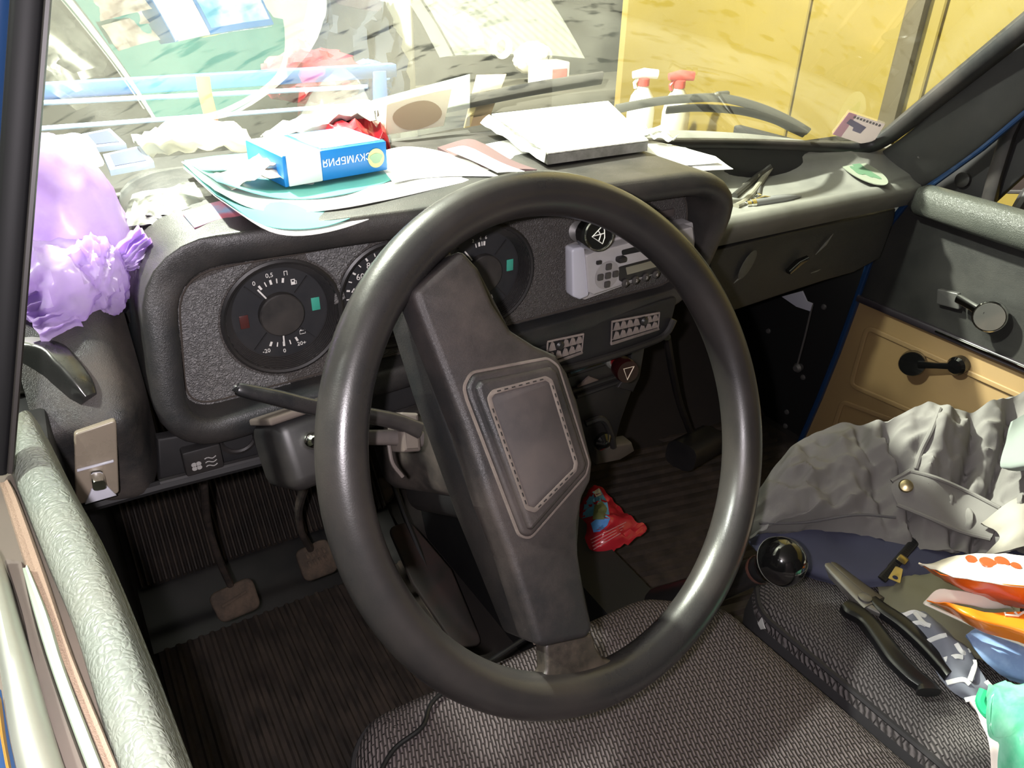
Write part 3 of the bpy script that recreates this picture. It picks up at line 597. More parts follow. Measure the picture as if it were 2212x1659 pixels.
q = hy(1725, 567, .349); MB().loft(sq([q-V(.02, 0, .012), q, q+V(.012, -.006, .008)], [.010, .012, .010], [.008, .010, .006], ZU, 12, 3)).build('glovebox_catch', gloss_black, gb_)
# oval sticker on the sloping shelf end
e = [hn(a, b, nrm(V(-.25, -.12, 1)), nrm(V(-.25, -.12, 1))@V(.545, .375, .713)) for a, b in ((1812, 347), (1916, 402), (1885, 350), (1845, 392))]
ec = (e[0]+e[1])/2; eu = (e[1]-e[0])/2; ev = (e[2]-e[3])/2*.62; en = nrm(np.cross(eu, ev)); en = en*np.sign(en[2])
st_ = MB().loft([[ec+en*h+eu*math.cos(a)+ev*math.sin(a) for a in np.linspace(0, 6.283, 36, endpoint=False)] for h in (0.003, .0045)]).build('oval_sticker', M('sticker_pale', (.20, .22, .17), .5, dust=.5, dcol=(.15, .155, .12)), dash)
MB().loft([[ec+en*h+(eu*math.cos(a)*.55+ev*math.sin(a)*.5)*(1+.25*math.sin(3*a+1)+.12*math.sin(7*a)) for a in np.linspace(0, 6.283, 36, endpoint=False)] for h in (.0045, .0052)]).build('sticker_print', M('sticker_green', (.08, .15, .09), .5), st_)

# heater unit under the dashboard
ht = thing('heater_unit', (-.15, .3, .5), 'dark heater unit hanging under the dashboard behind the hazard knob', 'heater')
MB().plate([rpoly(P2([(1150, 820), (1260, 785), (1392, 742), (1383, 800), (1345, 905), (1330, 960), (1200, 1010), (1150, 1000)], .245), .008)], (0, .40, 0), XU, ZU, YN, .155, .004).build('housing', plain_black, ht)
MB().plate([P2([(1365, 752), (1395, 742), (1383, 815), (1368, 848), (1335, 838), (1362, 800)], .236)], (0, .245, 0), XU, ZU, YN, .009, .002).build('side_cheek', plain_black, ht)
for a, b in (((1225, 812), (1320, 780)), ((1235, 845), (1335, 812)), ((1245, 857), (1345, 822))): MB().tube([hy(*a, .242), hy(*b, .242)], .003, 8).build('control_slot', matt_black, ht)
MB().plate([P2([(1250, 838), (1276, 815), (1295, 822)], .238)], (0, .243, 0), XU, ZU, YN, .004, .0005).build('slide_flap', M('brown_flap', (.12, .09, .075), .7), ht)
MB().tube(cr([hy(1232, 805, .238), hy(1268, 790, .232), (hy(1280, 780, .230)), hy(1310, 782, .235)], 4), .0022, 8).build('wire', M('wire_teal', (.05, .10, .11), .5), ht)
MB().plate([P2([(1288, 972), (1366, 957), (1372, 975), (1340, 995), (1290, 1005)], .24)], (0, .262, 0), XU, ZU, YN, .022, .003).build('mounting_bracket', M('bracket_dark', (.045, .04, .033), .55, dust=.6), ht)
MB().tube(cr([hy(1265, 915, .24), hy(1300, 905, .236), hy(1318, 935, .236), hy(1325, 965, .238)], 5), .0045, 8).build('control_lever', plain_black, ht)
MB().lathe(hy(1298, 950, .235), YN, [(.011, 0), (.012, .006), (.006, .011), (.003, .013)], 20).build('adjuster_knob', gloss_black, ht)

# ================================================================== STEERING
WC = V(-.33, 0, .70); wa, wb = math.radians(28.166), math.radians(7.232)
Wn = V(math.sin(wb)*math.cos(wa), -math.cos(wb)*math.cos(wa), math.sin(wa)); Wu = V(math.cos(wb), math.sin(wb), 0); Wv = -np.cross(Wn, Wu)
if Wv[2] < 0: Wv = -Wv
def wp(px, py, h=0.): return hn(px, py, Wn, Wn@WC+h)
def w2(pts, h): return [((wp(a, b, h)-WC)@Wu, (wp(a, b, h)-WC)@Wv) for a, b in pts]
sw = thing('steering_wheel', WC, 'black steering wheel with a wide padded spoke turned upright', 'steering wheel')
rm = MB()
rings = []
for t in np.linspace(0, 2*math.pi, 120, endpoint=False):
    d = Wu*math.cos(t)+Wv*math.sin(t); rings.append([WC+d*(.1838+.0162*math.cos(a))+Wn*.0175*math.sin(a) for a in np.linspace(0, 2*math.pi, 20, endpoint=False)])
rings.append(rings[0]); rm.loft(rings, True, False).build('rim', wheel_m, sw, origin=WC)
H = .016
fr = [(893, 628), (1000, 537), (1035, 577), (1068, 655), (1105, 712), (1160, 748), (1205, 768), (1230, 805), (1252, 870), (1284, 1000), (1280, 1040), (1262, 1075), (1252, 1130), (1254, 1200), (1268, 1290), (1285, 1360), (1270, 1380), (1180, 1400), (1163, 1394), (1105, 1210), (1062, 1100), (1010, 935), (950, 780), (905, 665)]
fo = w2(fr, H); fo = rpoly(fo, .006, 3)
pd = MB().plate([fo], WC-Wn*.012, Wu, Wv, Wn, H+.012, .0055, 4).build('spoke_pad', pad_m, sw)
bo = rpoly(w2([(882, 640), (1003, 536), (1040, 577), (1110, 712), (1162, 745), (1210, 766), (1255, 865), (1286, 1000), (1264, 1075), (1255, 1200), (1288, 1360), (1150, 1392), (1045, 1130), (945, 850), (905, 720)], -.010), .006, 3)
MB().plate([bo], WC-Wn*.050, Wu, Wv, Wn, .037, .004, 2).build('spoke_pad_back', vinyl, sw)
sd = w2([(893, 655), (950, 800), (1000, 950), (1055, 1110), (1100, 1225), (1157, 1392)], H-.026)
MB().tube([WC+Wu*a+Wv*b+Wn*(H-.027) for a, b in sd], .0012, 6).build('seam_edge', M('seam_worn', (.10, .075, .06), .5), pd)
# horn pad: outer ridge, sunk band, stitched border, centre
ro = rpoly(w2([(1003, 836), (1018, 808), (1182, 777), (1202, 792), (1268, 1000), (1262, 1024), (1143, 1160), (1122, 1155), (1010, 862)], H), .008, 4)
def ppath(poly, h): return [WC+Wu*a+Wv*b+Wn*h for a, b in poly]
MB().plate([ro], WC+Wn*(H-.004), Wu, Wv, Wn, .0075, .003, 4).build('horn_pad', pad_m, sw)
ri = offs(ro, -.0050); MB().plate([ri], WC+Wn*(H-.001), Wu, Wv, Wn, .0085, .0035, 4).build('horn_pad_raised_frame', pad_m, sw)
MB().tube(ppath(offs(ro, .0008), H+.0004), .0013, 6, closed=True).build('horn_pad_groove', dusty_line, sw)
st = rpoly(w2([(1050, 858), (1062, 842), (1178, 812), (1192, 820), (1247, 1000), (1244, 1018), (1155, 1108), (1134, 1102), (1056, 880)], H+.007), .005, 4)
so = MB().plate([st, offs(st, -.0034)], WC+Wn*(H+.0072), Wu, Wv, Wn, .0009, .0003, 1).build('stitched_border', dusty_line, sw)
MB().plate([offs(st, -.0034)], WC+Wn*(H+.0066), Wu, Wv, Wn, .0012, .0004, 1).build('horn_pad_centre', M('horn_centre', (.040, .034, .034), .6, dust=.7, dcol=(.085, .065, .057), dscale=16, grain=.3), sw)
sp = ppath(offs(st, -.0017), H+.0082); acc = 0.; P_ = sp+[sp[0]]; k = 0
for a, b in zip(P_, P_[1:]):
    L_ = np.linalg.norm(b-a); n_ = int(L_/.0055)
    for j in range(max(n_, 0)):
        c = a+(b-a)*(j+.5)/n_; t = nrm(b-a); MB().box(c, (.0028, .0008, .0006), (t, np.cross(Wn, t), Wn), 0).build('stitch', plain_black, so)
MB().plate([rpoly(w2([(1178, 1385), (1280, 1365), (1290, 1400), (1306, 1425), (1360, 1432), (1400, 1415), (1400, 1470), (1150, 1490), (1140, 1468), (1182, 1462)], .004), .006)], WC-Wn*.010, Wu, Wv, Wn, .014, .003, 2).build('lower_spoke', M('spoke_worn', (.024, .021, .018), .35, dust=.8, dcol=(.09, .07, .05), dscale=40, grain=.5), sw)
MB().plate([rpoly(w2([(915, 700), (980, 560), (960, 470), (860, 560)], -.004), .006)], WC-Wn*.016, Wu, Wv, Wn, .012, .003, 2).build('upper_spoke', plain_black, sw)
MB().lathe(WC-Wn*.05, -Wn, [(.034, 0), (.030, .03), (.022, .045)], 28).build('hub', plain_black, sw)

col = thing('steering_column', WC-Wn*.15, 'steering column shroud with two stalks and the ignition lock behind the wheel', 'steering column')
def cbox(c, su, sv_, sn, b=.012): return MB().box(c, (su, sv_, sn), (Wu, Wv, Wn), b, 4)
cbox(WC-Wn*.185-Wv*.002, .100, .085, .19, .022).build('shroud', M('shroud_dusty', (.03, .027, .025), .55, dust=.9, dcol=(.11, .085, .07), dscale=18), col)
cbox(WC-Wn*.16-Wv*.048, .088, .035, .17, .015).build('lower_shroud', plain_black, col)
il = hn(648, 965, Wn, Wn@WC-.17)
cbox(il+Wu*.004, .062, .060, .075, .012).build('ignition_housing', plain_black, col)
cbox(il+Wu*.004+Wv*.030, .064, .006, .078, .002).build('housing_lid', M('lid_dusty', (.07, .055, .047), .7, dust=.8, dcol=(.13, .10, .085)), col)
q = hn(676, 952, Wn, Wn@WC-.125); MB().lathe(q-Wn*.01, Wn, [(.007, -.01), (.007, .008), (.0055, .013), (.003, .015)], 20).build('ignition_lock', chrome, col)
def stalk(pts, hs, wd, tip):
    P_ = [hn(a, b, Wn, Wn@WC+h) for (a, b), h in zip(pts, hs)]
    return MB().loft(sq(cr(P_, 4), list(np.interp(np.linspace(0, 1, 4*(len(P_)-1)+1), np.linspace(0, 1, len(wd)), wd)), list(np.interp(np.linspace(0, 1, 4*(len(P_)-1)+1), np.linspace(0, 1, len(tip)), tip)), Wv, 14, 3))
stalk([(905, 930), (840, 906), (690, 882), (600, 860), (520, 842), (512, 838)], [-.075, -.075, -.07, -.068, -.066, -.066], [.012, .011, .010, .010, .009, .004], [.014, .012, .0115, .011, .009, .004]).build('indicator_stalk', M('stalk_black', (.012, .012, .013), .25, dust=.3), col)
stalk([(908, 948), (840, 945), (760, 946), (700, 950)], [-.085, -.085, -.083, -.08], [.013, .011, .010, .009], [.013, .012, .011, .010]).build('wiper_stalk', M('stalk_grey', (.05, .045, .045), .45, dust=.7), col)
sb = w2([(866, 890), (906, 892), (912, 975), (872, 978)], -.072)
MB().plate([rpoly(sb, .002)], WC-Wn*.10, Wu, Wv, Wn, .028, .003).build('stalk_bracket', M('bracket_dusty', (.075, .062, .055), .8, dust=.6), col)
MB().tube(cr([hn(a, b, Wn, Wn@WC-.09) for a, b in ((840, 960), (848, 1000), (870, 1030))], 5), .0016, 8).build('shroud_edge', M('edge_worn', (.12, .10, .09), .4), col)

# ================================================================== PEDALS
pn = nrm(V(0, -.80, .60))
def pedal(name, label, quad, y, arm, ys_, rad, ribs):
    c0 = hy(sum(p[0] for p in quad)/4, sum(p[1] for p in quad)/4, y); t = thing(name, c0, label, 'pedal')
    pu = XU; pv = np.cross(pn, pu); pv = pv if pv[2] > 0 else -pv
    q = [hn(a, b, pn, pn@c0) for a, b in quad]; o2 = [((p-c0)@pu, (p-c0)@pv) for p in q]
    MB().plate([rpoly(o2, .012)], c0-pn*.010, pu, pv, pn, .012, .004, 3).build('pedal_pad', brown_rub, t)
    xs, zs = [p[0] for p in o2], [p[1] for p in o2]; cx_, cz_ = (min(xs)+max(xs))/2, (min(zs)+max(zs))/2
    for a, b, l, w_ in ribs: MB().box(c0+pu*(cx_+a)+pv*(cz_+b)+pn*.0022, (l, w_, .0018), (pu*.97+pv*.24, pv*.97-pu*.24, pn), .0005).build('pad_rib', brown_rub, t)
    A_ = [hy(a, b, yy) for (a, b), yy in zip(arm, ys_)]; A_[-1] = A_[-1]-pn*.004
    MB().loft(sq(cr(A_, 5), rad, rad*1.3, V(0, .5, 1), 10, 3)).build('pedal_arm', M('worn_arm', (.055, .05, .047), .35, .5, dust=.8, dcol=(.15, .11, .09), dscale=60), t)
pedal('clutch_pedal', 'clutch pedal with a wide dusty brown pad, leftmost on the floor', [(447, 1288), (543, 1243), (566, 1312), (478, 1349)], .44, [(438, 1025), (447, 1120), (470, 1200), (498, 1262)], [.37, .41, .43, .437], .009, [(0, .002, .035, .004)])
pedal('brake_pedal', 'brake pedal with a ribbed dusty pad half hidden by the wheel rim', [(636, 1192), (706, 1160), (735, 1232), (660, 1260)], .46, [(662, 1040), (645, 1100), (652, 1150), (672, 1185)], [.42, .44, .45, .457], .009, [(-.012+.008*k, .010-.012*j, .004, .009) for k in range(4) for j in range(2)])
ag = thing('accelerator_pedal', hz(960, 1270, .16), 'long dark worn accelerator pedal seen through the wheel beside the tunnel', 'pedal')
aq = [hn(a, b, nrm(V(0, -.5, .86)), nrm(V(0, -.5, .86))@hz(940, 1270, .17)) for a, b in ((838, 1140), (885, 1125), (975, 1230), (1045, 1395), (985, 1400), (890, 1260))]
an_ = nrm(V(0, -.5, .86)); au = XU; av = np.cross(an_, au); ac = sum(aq)/6
MB().plate([rpoly([((p-ac)@au, (p-ac)@av) for p in aq], .012)], ac-an_*.008, au, av, an_, .010, .003).build('pedal_pad', M('worn_dark_rubber', (.016, .013, .013), .6, dust=.9, dcol=(.06, .035, .032), dscale=22), ag)
MB().tube([ac-an_*.004, ac+V(.0, .10, .06), ac+V(-.01, .2, .2)], .005, 8).build('pedal_arm', matt_black, ag)

# ================================================================== SEATS
def cushion(outline, z0, prof, parent, name, mat):
    mb = MB(); rings = [[V(a, b, z0+dz) for a, b in offs(outline, -d)] for d, dz in prof]
    c = sum(rings[-1])/len(rings[-1])
    for k in (() if name == 'cushion_border' else (.85, .6, .3, .05)): rings.append([c+(p-c)*V(k, k, 1)+V(0, 0, .002*(1-k)) for p in rings[len(prof)-1]])
    return mb.loft(rings).build(name, mat, parent, smooth=60)
ds = thing('driver_seat', (-.30, -.25, .1), 'driver seat cushion in grey-brown woven cloth below the steering wheel', 'seat')
so_ = rpoly([(-.515, .060), (-.485, .093), (-.16, .085), (-.084, .03), (-.054, -.62), (-.50, -.62)], [.05, .05, .06, .06, .06, .06], 6)
def fine(poly, k=5): return [tuple(np.array(poly[i])*(1-t)+np.array(poly[(i+1) % len(poly)])*t) for i in range(len(poly)) for t in np.linspace(0, 1, k, endpoint=False)]
pr = [(.022, -.26), (.01, -.20), (.0, -.12), (-.004, -.06), (0, -.03), (.004, -.016), (.012, -.006), (.022, 0), (.036, .003)]
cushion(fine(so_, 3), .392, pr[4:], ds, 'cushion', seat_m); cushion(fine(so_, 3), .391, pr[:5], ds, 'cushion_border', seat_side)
MB().tube([V(a, b, .392-.03) for a, b in offs(so_, .001)], .0035, 6, closed=True).build('piping', M('piping_dark', (.02, .018, .02), .7), ds)
MB().box((-.30, -.66, .68), (.44, .09, .60), b=.04, seg=3).build('backrest', seat_m, ds)
ps = thing('passenger_seat', (.24, -.25, .1), 'passenger seat cushion in dark woven cloth under the pliers and jacket', 'seat')
po_ = rpoly([(-.060, .0), (-.025, .04), (.45, .05), (.52, .0), (.52, -.62), (-.040, -.62)], [.05, .04, .05, .05, .05, .05], 6)
cushion(fine(po_, 3), .392, pr[4:], ps, 'cushion', M('woven_seat_dark', (.135, .12, .12), .85, spec=.3, bump='weave', bscale=11.5, bstr=.9)); cushion(fine(po_, 3), .391, pr[:5], ps, 'cushion_border', seat_side)
MB().tube([V(a, b, .392-.016) for a, b in offs(po_, -.003)], .0035, 6, closed=True).build('piping', M('piping_dark', (.02, .018, .02), .7), ps)
MB().box((.25, -.70, .68), (.44, .09, .60), b=.04, seg=3).build('backrest', M('woven_seat_dark', (.1,)*3), ps)
cw = cr([hz(1152, 1366, .399), hz(1045, 1437, .400), hz(940, 1510, .401), hz(912, 1570, .402), hz(850, 1620, .402), hz(815, 1690, .402), hz(800, 1800, .402)], 6)
tag(MB().tube(cw, .0023, 8).build('cable', M('cable_black', (.012, .012, .013), .4)), 'thin black cable lying along the edge of the driver seat', 'cable')
tag(MB().patch([[hz(1630, 1322, .36), hz(1640, 1310, .37)], [hz(1636, 1345, .36), hz(1648, 1345, .37)], [hz(1643, 1360, .36), hz(1652, 1358, .37)]], 2, 3, thick=.001).build('paper_scrap', paper), 'tiny white paper scrap stuck in the gap between the two seats', 'paper')
# gear lever
kc = hd(1687, 1213, .735); gl_t = thing('gear_lever', (-.10, .08, .24), 'gear lever with a glossy black ball knob', 'gear lever')
ga = nrm(V(.28, -.62, .73)); ga = nrm(kc-hz(1430, 1310, .26))
prf = [(.010, -.028), (.0155, -.024), (.0200, -.014), (.0235, -.003), (.0240, .0), (.0230, .007), (.0205, .0135), (.0165, .019), (.011, .023), (.005, .0247), (.0005, .025)]
MB().lathe(kc, ga, prf, 40).build('knob', gloss_black, gl_t, smooth=70)
MB().lathe(kc-ga*.0015, ga, [(.0242, 0), (.0245, .0008), (.0242, .0016)], 40, False).build('knob_seam', M('seam_grey', (.12, .12, .11), .4), gl_t)
gp_ = [kc-ga*.022, kc-ga*.06, kc-ga*.11, hz(1430, 1310, .26)]
MB().tube(gp_, [.012, .014, .016, .026], 16).build('lever_boot', plain_black, gl_t)
MB().lathe(kc-ga*.045, ga, [(.0145, 0), (.0150, .003), (.0145, .006)], 20, False).build('boot_ring', M('ring_red', (.10, .045, .035), .3), gl_t)

# ================================================================== DRIVER DOOR
dd = thing('driver_door', (-.68, -.2, .4), 'driver door with a crackled grey-green padded sill along the left edge', 'car door')
def zl(pts, z, far=((0, 0),)): return [hz(a, b, z) for a, b in pts]
pin = zl([(560, 2050), (405, 1659), (290, 1350), (200, 1130), (130, 1000), (75, 890)], .770)
pou = zl([(410, 2050), (254, 1659), (160, 1350), (97, 1200), (30, 1030), (8, 960)], .770)
MB().box((-.672, -.22, .40), (.02, .95, .66), b=.004).build('inner_panel', matt_black, dd)
rows = []
for a, b in zip(pin, pou):
    w_ = b-a; rows.append([a+V(.004, 0, -.26), a+V(.003, 0, -.05), a+V(.001, 0, -.016), a+V(-.001, 0, -.004), a+w_*.18+V(0, 0, .005), a+w_*.5+V(0, 0, .008), a+w_*.82+V(0, 0, .005), b+V(0, 0, -.001), b+V(-.001, 0, -.014)])
MB().patch(rows, 4, 6).build('padded_sill', pad_door, dd)
def strip(name, mat, L_, R_, z, crown=.003, dz=0.):
    a, b = zl(L_, z), zl(R_, z)
    MB().patch([[p+V(0, 0, -.02), p, (p+q)/2+V(0, 0, crown), q, q+V(0, 0, -.02)] for p, q in zip(a, b)], 3, 4).build(name, mat, dd)
strip('sill_base', M('sill_base_brown', (.09, .075, .06), .85, dust=.6), [(100, 2050), (20, 1659), (-40, 1300), (-60, 1000)], [(440, 2050), (280, 1659), (130, 1240), (20, 900)], .764, .0)
strip('felt_strip', felt, [(380, 2050), (224, 1659), (130, 1420), (60, 1240), (10, 1080), (0, 1050)], [(410, 2050), (256, 1659), (158, 1420), (98, 1240), (40, 1080), (20, 1040)], .772, .001)
strip('glass_channel', alu_green, [(345, 2050), (188, 1659), (112, 1450), (75, 1330), (50, 1235)], [(378, 2050), (223, 1659), (142, 1450), (105, 1330), (62, 1225)], .776, .001)
strip('glass_rubber', rub_brown, [(290, 2050), (137, 1659), (75, 1450), (48, 1330), (10, 1215)], [(345, 2050), (187, 1659), (111, 1450), (75, 1330), (55, 1222)], .772, .002)
strip('outer_trim', alu, [(150, 2050), (36, 1659), (5, 1480), (-15, 1350), (-30, 1200)], [(285, 2050), (134, 1659), (72, 1450), (36, 1330), (0, 1200)], .780, .006)
strip('outer_skin', blue_paint, [(-100, 2050), (-60, 1659), (-60, 1500)], [(140, 2050), (34, 1659), (2, 1490)], .765, -.002)
strip('trim_edge', M('orange_brown_edge', (.40, .22, .05), .5), [(100, 2050), (14, 1659), (-10, 1500)], [(120, 2050), (22, 1659), (-2, 1500)], .768, .001)
# front post of the window frame
pb, pt = hd(-14, 1010, .40), hd(72, -160, .335); pm_ = [pb+(pt-pb)*t for t in np.linspace(0, 1, 8)]
vd = nrm(CAM-(pb+pt)/2)
MB().loft(sq(pm_, [.0135]*8, [.020]*8, vd, 16, 4)).build('window_post', M('post_black', (.0035, .0035, .004), .6, spec=.25), dd)
off = RT*.0088; MB().loft(sq([p+off for p in pm_], .0035, .016, vd, 10, 3)).build('window_post_bead', M('bead_brown', (.016, .013, .012), .5), dd)
MB().loft(sq([p-RT*.016-vd*.012 for p in pm_[2:]], .014, .012, vd, 12, 3)).build('outer_post', blue_paint, dd)
MB().tube([hd(-40, 870, .46), hd(-60, 300, .44), hd(-20, -200, .42)], .012, 10).build('outer_post', blue_paint, dd)
# chrome vent window latch
hp = cr([hd(-5, 795, .545), hd(45, 792, .55), hd(105, 795, .552), hd(140, 818, .55), hd(172, 848, .548), hd(190, 868, .547)], 5)
k_ = len(hp); hh = np.interp(np.linspace(0, 1, k_), [0, .3, .5, .75, 1], [.034, .041, .037, .028, .018]); ww = np.interp(np.linspace(0, 1, k_), [0, .4, .8, 1], [.017, .020, .015, .010])
vl = MB().loft(sq(hp, ww, hh, V(0, .25, 1), 28, 7)).build('vent_window_latch', M('chrome_painted_shade', (.16, .16, .155), .2, .9, dust=.35, dcol=(.03, .03, .03), dscale=40), dd, smooth=40)  # darker copy of the chrome, dim reflections put into its colour
lu_ = nrm(V(0, .25, 1)); MB().loft(sq([p+lu_*h*.49 for p, h in zip(hp[1:], hh[1:])], ww[1:]*.86, .003, lu_, 14, 5)).build('latch_top_highlight', M('chrome_painted_highlight', (.78, .79, .70), .38, .6), vl, smooth=40)  # pale strip that paints the light reflected along the latch top
MB().lathe(hd(10, 800, .553), nrm(hp[2]-hp[0]), [(.020, -.008), (.022, 0), (.019, .006)], 24).build('latch_escutcheon', chrome, vl)

# ================================================================== PASSENGER DOOR
XD = .612
def D2(pts, x=XD): return [tuple(hx(a, b, x)[[1, 2]]) for a, b in pts]
YU, XN = V(0, 1, 0), V(-1, 0, 0)
pdr = thing('passenger_door', (.65, 0, .3), 'passenger door with a black upper panel and tan card', 'car door')
mold = [(1868, 648), (2040, 722), (2212, 795), (2330, 845)]
y0, z0 = D2([mold[0]])[0]; y1, z1 = D2([mold[2]])[0]; zmol = (z0+z1)/2
F_ = lambda pts, x=XD: D2(pts, x)
fe = [tuple(hx(a, b, XD)[[1, 2]]) for a, b in fl[3:-1]]
up = [(-.7, zmol), (fe[4][0]+.004, zmol)]+[(y+.004, z) for y, z in fe[3::-1] if z < .66]+[(.352, .665), (-.7, .665)]
MB().plate([up], (XD+.03, 0, 0), YU, ZU, XN, .03, .004).build('upper_panel', dark_card, pdr)
lo_ = [(-.7, .05), (fe[-1][0]+.01, .05), (fe[-1][0], fe[-1][1]), (fe[-3][0], fe[-3][1]), (fe[4][0]+.002, zmol), (-.7, zmol)]
MB().plate([lo_], (XD+.03, 0, 0), YU, ZU, XN, .026, .003).build('tan_card', tan_m, pdr)
def emb(pts):
    p = rpoly(D2(pts), .02, 5); o = MB()
    o.plate([p, offs(p, -.010)], (XD+.004, 0, 0), YU, ZU, XN, .0045, .0022, 3); return o
emb([(1868, 700), (2350, 915), (2330, 1010), (1990, 905), (1830, 835)]).build('embossed_frame', tan_m, pdr)
emb([(1815, 862), (1960, 915), (2300, 1050), (2250, 1160), (1775, 985)]).build('embossed_frame', tan_m, pdr)
ml = MB().loft(sq([V(XD-.004, y, zmol+.001) for y in (fe[4][0]-.004, .2, 0, -.4)], .010, .013, ZU, 12, 3)).build('moulding', M('moulding_dark', (.03, .025, .03), .3), pdr)
MB().loft(sq([V(XD-.0095, y, zmol+.003) for y in (.25, .1, 0, -.4)], .003, .0045, ZU, 8, 3)).build('chrome_line', chrome, ml)
rl = [(1975, 445), (2080, 470), (2212, 515), (2350, 560)]
MB().loft(sq([V(XD-.012, .350, .666), V(XD-.014, .335, .667), V(XD-.014, .2, .665), V(XD-.014, -.1, .662), V(XD-.014, -.6, .66)], [.034, .045, .047, .047, .047], [.03, .05, .054, .054, .054], ZU, 20, 2.6)).build('door_rail', rail_m, pdr)
# handle and window crank
hq = hx(2050, 640, XD-.004); dh = MB().plate([rpoly([tuple((hx(a, b, XD-.006)-hq)[[1, 2]]) for a, b in ((2030, 622), (2075, 632), (2078, 668), (2028, 655))], .003)], hq, YU, ZU, XN, .010, .002).build('door_handle', M('handle_grey', (.08, .078, .075), .35, .2), pdr)
MB().loft(sq([hx(2070, 645, XD-.018), hx(2100, 662, XD-.028), hx(2128, 680, XD-.032)], [.012, .010, .012], [.014, .013, .016], ZU, 12, 3)).build('handle_arm', chrome, dh)
q = hx(2138, 684, XD-.030); ka = nrm(V(-.9, -.35, .15)); MB().lathe(q, ka, [(.022, -.014), (.0245, -.009), (.0245, .002), (.023, .004)], 30).build('handle_knob', chrome, dh)
MB().lathe(q+ka*.0035, ka, [(.0215, 0), (.0215, .0012), (.001, .0016)], 30).build('knob_face', M('knob_face_grey', (.05, .05, .047), .3, dust=.4), dh)
q = hx(2068, 790, XD-.008); q2 = hx(1985, 787, XD-.022); ck = MB().loft(sq([q+V(-.003, 0, 0), (q+q2)/2+V(-.004, 0, 0), q2], [.008, .007, .009], [.012, .010, .014], ZU, 12, 3)).build('window_crank', gloss_black, pdr)
MB().lathe(q+V(.01, 0, 0), XN, [(.016, 0), (.016, .014), (.012, .019), (.003, .020)], 26).build('crank_boss', gloss_black, ck)
kq = hx(1970, 787, XD-.028); ka = nrm(V(-.85, -.45, .2)); MB().lathe(kq, ka, [(.015, -.024), (.0215, -.019), (.0215, -.002), (.0205, 0), (.001, .0005)], 30).build('crank_knob', gloss_black, ck)
MB().lathe(kq-ka*.006, ka, [(.0218, 0), (.0222, .0015), (.0218, .003)], 30, False).build('knob_ring', chrome, ck)
# quarter light: sail panel, post, window gap and glass
sail = [(2010, 425), (1975, 428), (2060, 365), (2140, 300), (2260, 205), (2260, 330), (2140, 440)]
MB().plate([D2(sail, XD+.03)], (XD+.05, 0, 0), YU, ZU, XN, .014, .003).build('quarter_panel', matt_black, pdr)
MB().loft(sq([hx(2135, 440, XD+.028), hx(2150, 380, XD+.026), hx(2178, 290, XD+.024), hx(2225, 190, XD+.02)], .016, .022, V(0, 1, 0), 12, 3)).build('quarter_post', rubber, pdr)
q = hx(2080, 388, XD+.032); MB().lathe(q, XN, [(.012, -.004), (.012, .003), (.009, .004), (.001, .004)], 24).build('quarter_screw_cover', plain_black, pdr)
MB().box((XD+.055, -.25, .62), (.05, .95, .05), b=.006).build('outer_sill', matt_black, pdr)
MB().box((XD+.045, -.12, .83), (.004, .62, .38), b=.001).build('side_glass', clear_mat('side_glass', (.1, .1, .1), .06), pdr)
mr = thing('wing_mirror', hx(2200, 350, .72), 'dark wing mirror seen through the passenger side window', 'mirror')
mo = rpoly([tuple(hx(a, b, .74)[[1, 2]]) for a, b in ((2150, 418), (2165, 330), (2195, 275), (2260, 235), (2320, 250), (2310, 420))], .02, 5)
MB().plate([mo], (.80, 0, 0), YU, ZU, XN, .06, .008, 3).build('mirror_shell', M('mirror_dark', (.03, .022, .02), .3, coat=.3), mr)
MB().plate([mo, offs(mo, -.006)], (.741, 0, 0), YU, ZU, XN, .004, .001).build('mirror_rim', rubber, mr)
MB().plate([rpoly([tuple(hx(a, b, .735)[[1, 2]]) for a, b in ((2165, 340), (2185, 300), (2205, 310), (2185, 345))], .006)], (.739, 0, 0), YU, ZU, XN, .003, .001).build('mirror_label', M('pale_label', (.42, .42, .36), .6), mr)
MB().tube([V(.69, hx(2200, 425, .7)[1], .60), V(.76, hx(2230, 410, .76)[1], .70)], .012, 10).build('mirror_stem', rubber, mr)

# ================================================================== helpers for things that lie on other things
from mathutils.bvhtree import BVHTree
def tree(*obs):
    vs, fs = [], []
    for ob in obs:
        b = len(vs); off = V(0, 0, 0); q = ob
        while q is not None: off = off+np.array(q.location); q = q.parent
        vs += [Vector(np.array(v.co)+off) for v in ob.data.vertices]; fs += [[i+b for i in p.vertices] for p in ob.data.polygons]
    return BVHTree.FromPolygons(vs, fs)
def on(tr, px, py, lift=0.):
    """point of the surface seen at that spot, lifted off it"""
    for k in range(0, 90, 6):
        for a in ((0,) if k == 0 else range(0, 360, 30)):
            r = nrm(ray(px+k*math.cos(math.radians(a)), py+k*math.sin(math.radians(a)))); h = tr.ray_cast(Vector(CAM), Vector(r))
            if h[0]: return np.array(h[0])-r*lift
    return None
def sheet(name, rows, mat, label=None, cat=None, group=None, parent=None, amp=.0, sc=20, seed=0., sharp=False, thick=.0008, su=6, sv=6, smooth=60, ax=V(0, 0, 1), fn=None):
    pts = [[(hz(*p) if len(p) == 3 and p[0] > 5 else np.array(p, float)) for p in r] for r in rows]
    d = rumple(amp, sc, seed, sharp, ax) if amp else None
    if fn: d0 = d; d = (lambda p, i, j: fn(d0(p, i, j) if d0 else p, i, j))
    return tag(MB().patch(pts, su, sv, d, thick).build(name, mat, parent, smooth), label, cat, group)

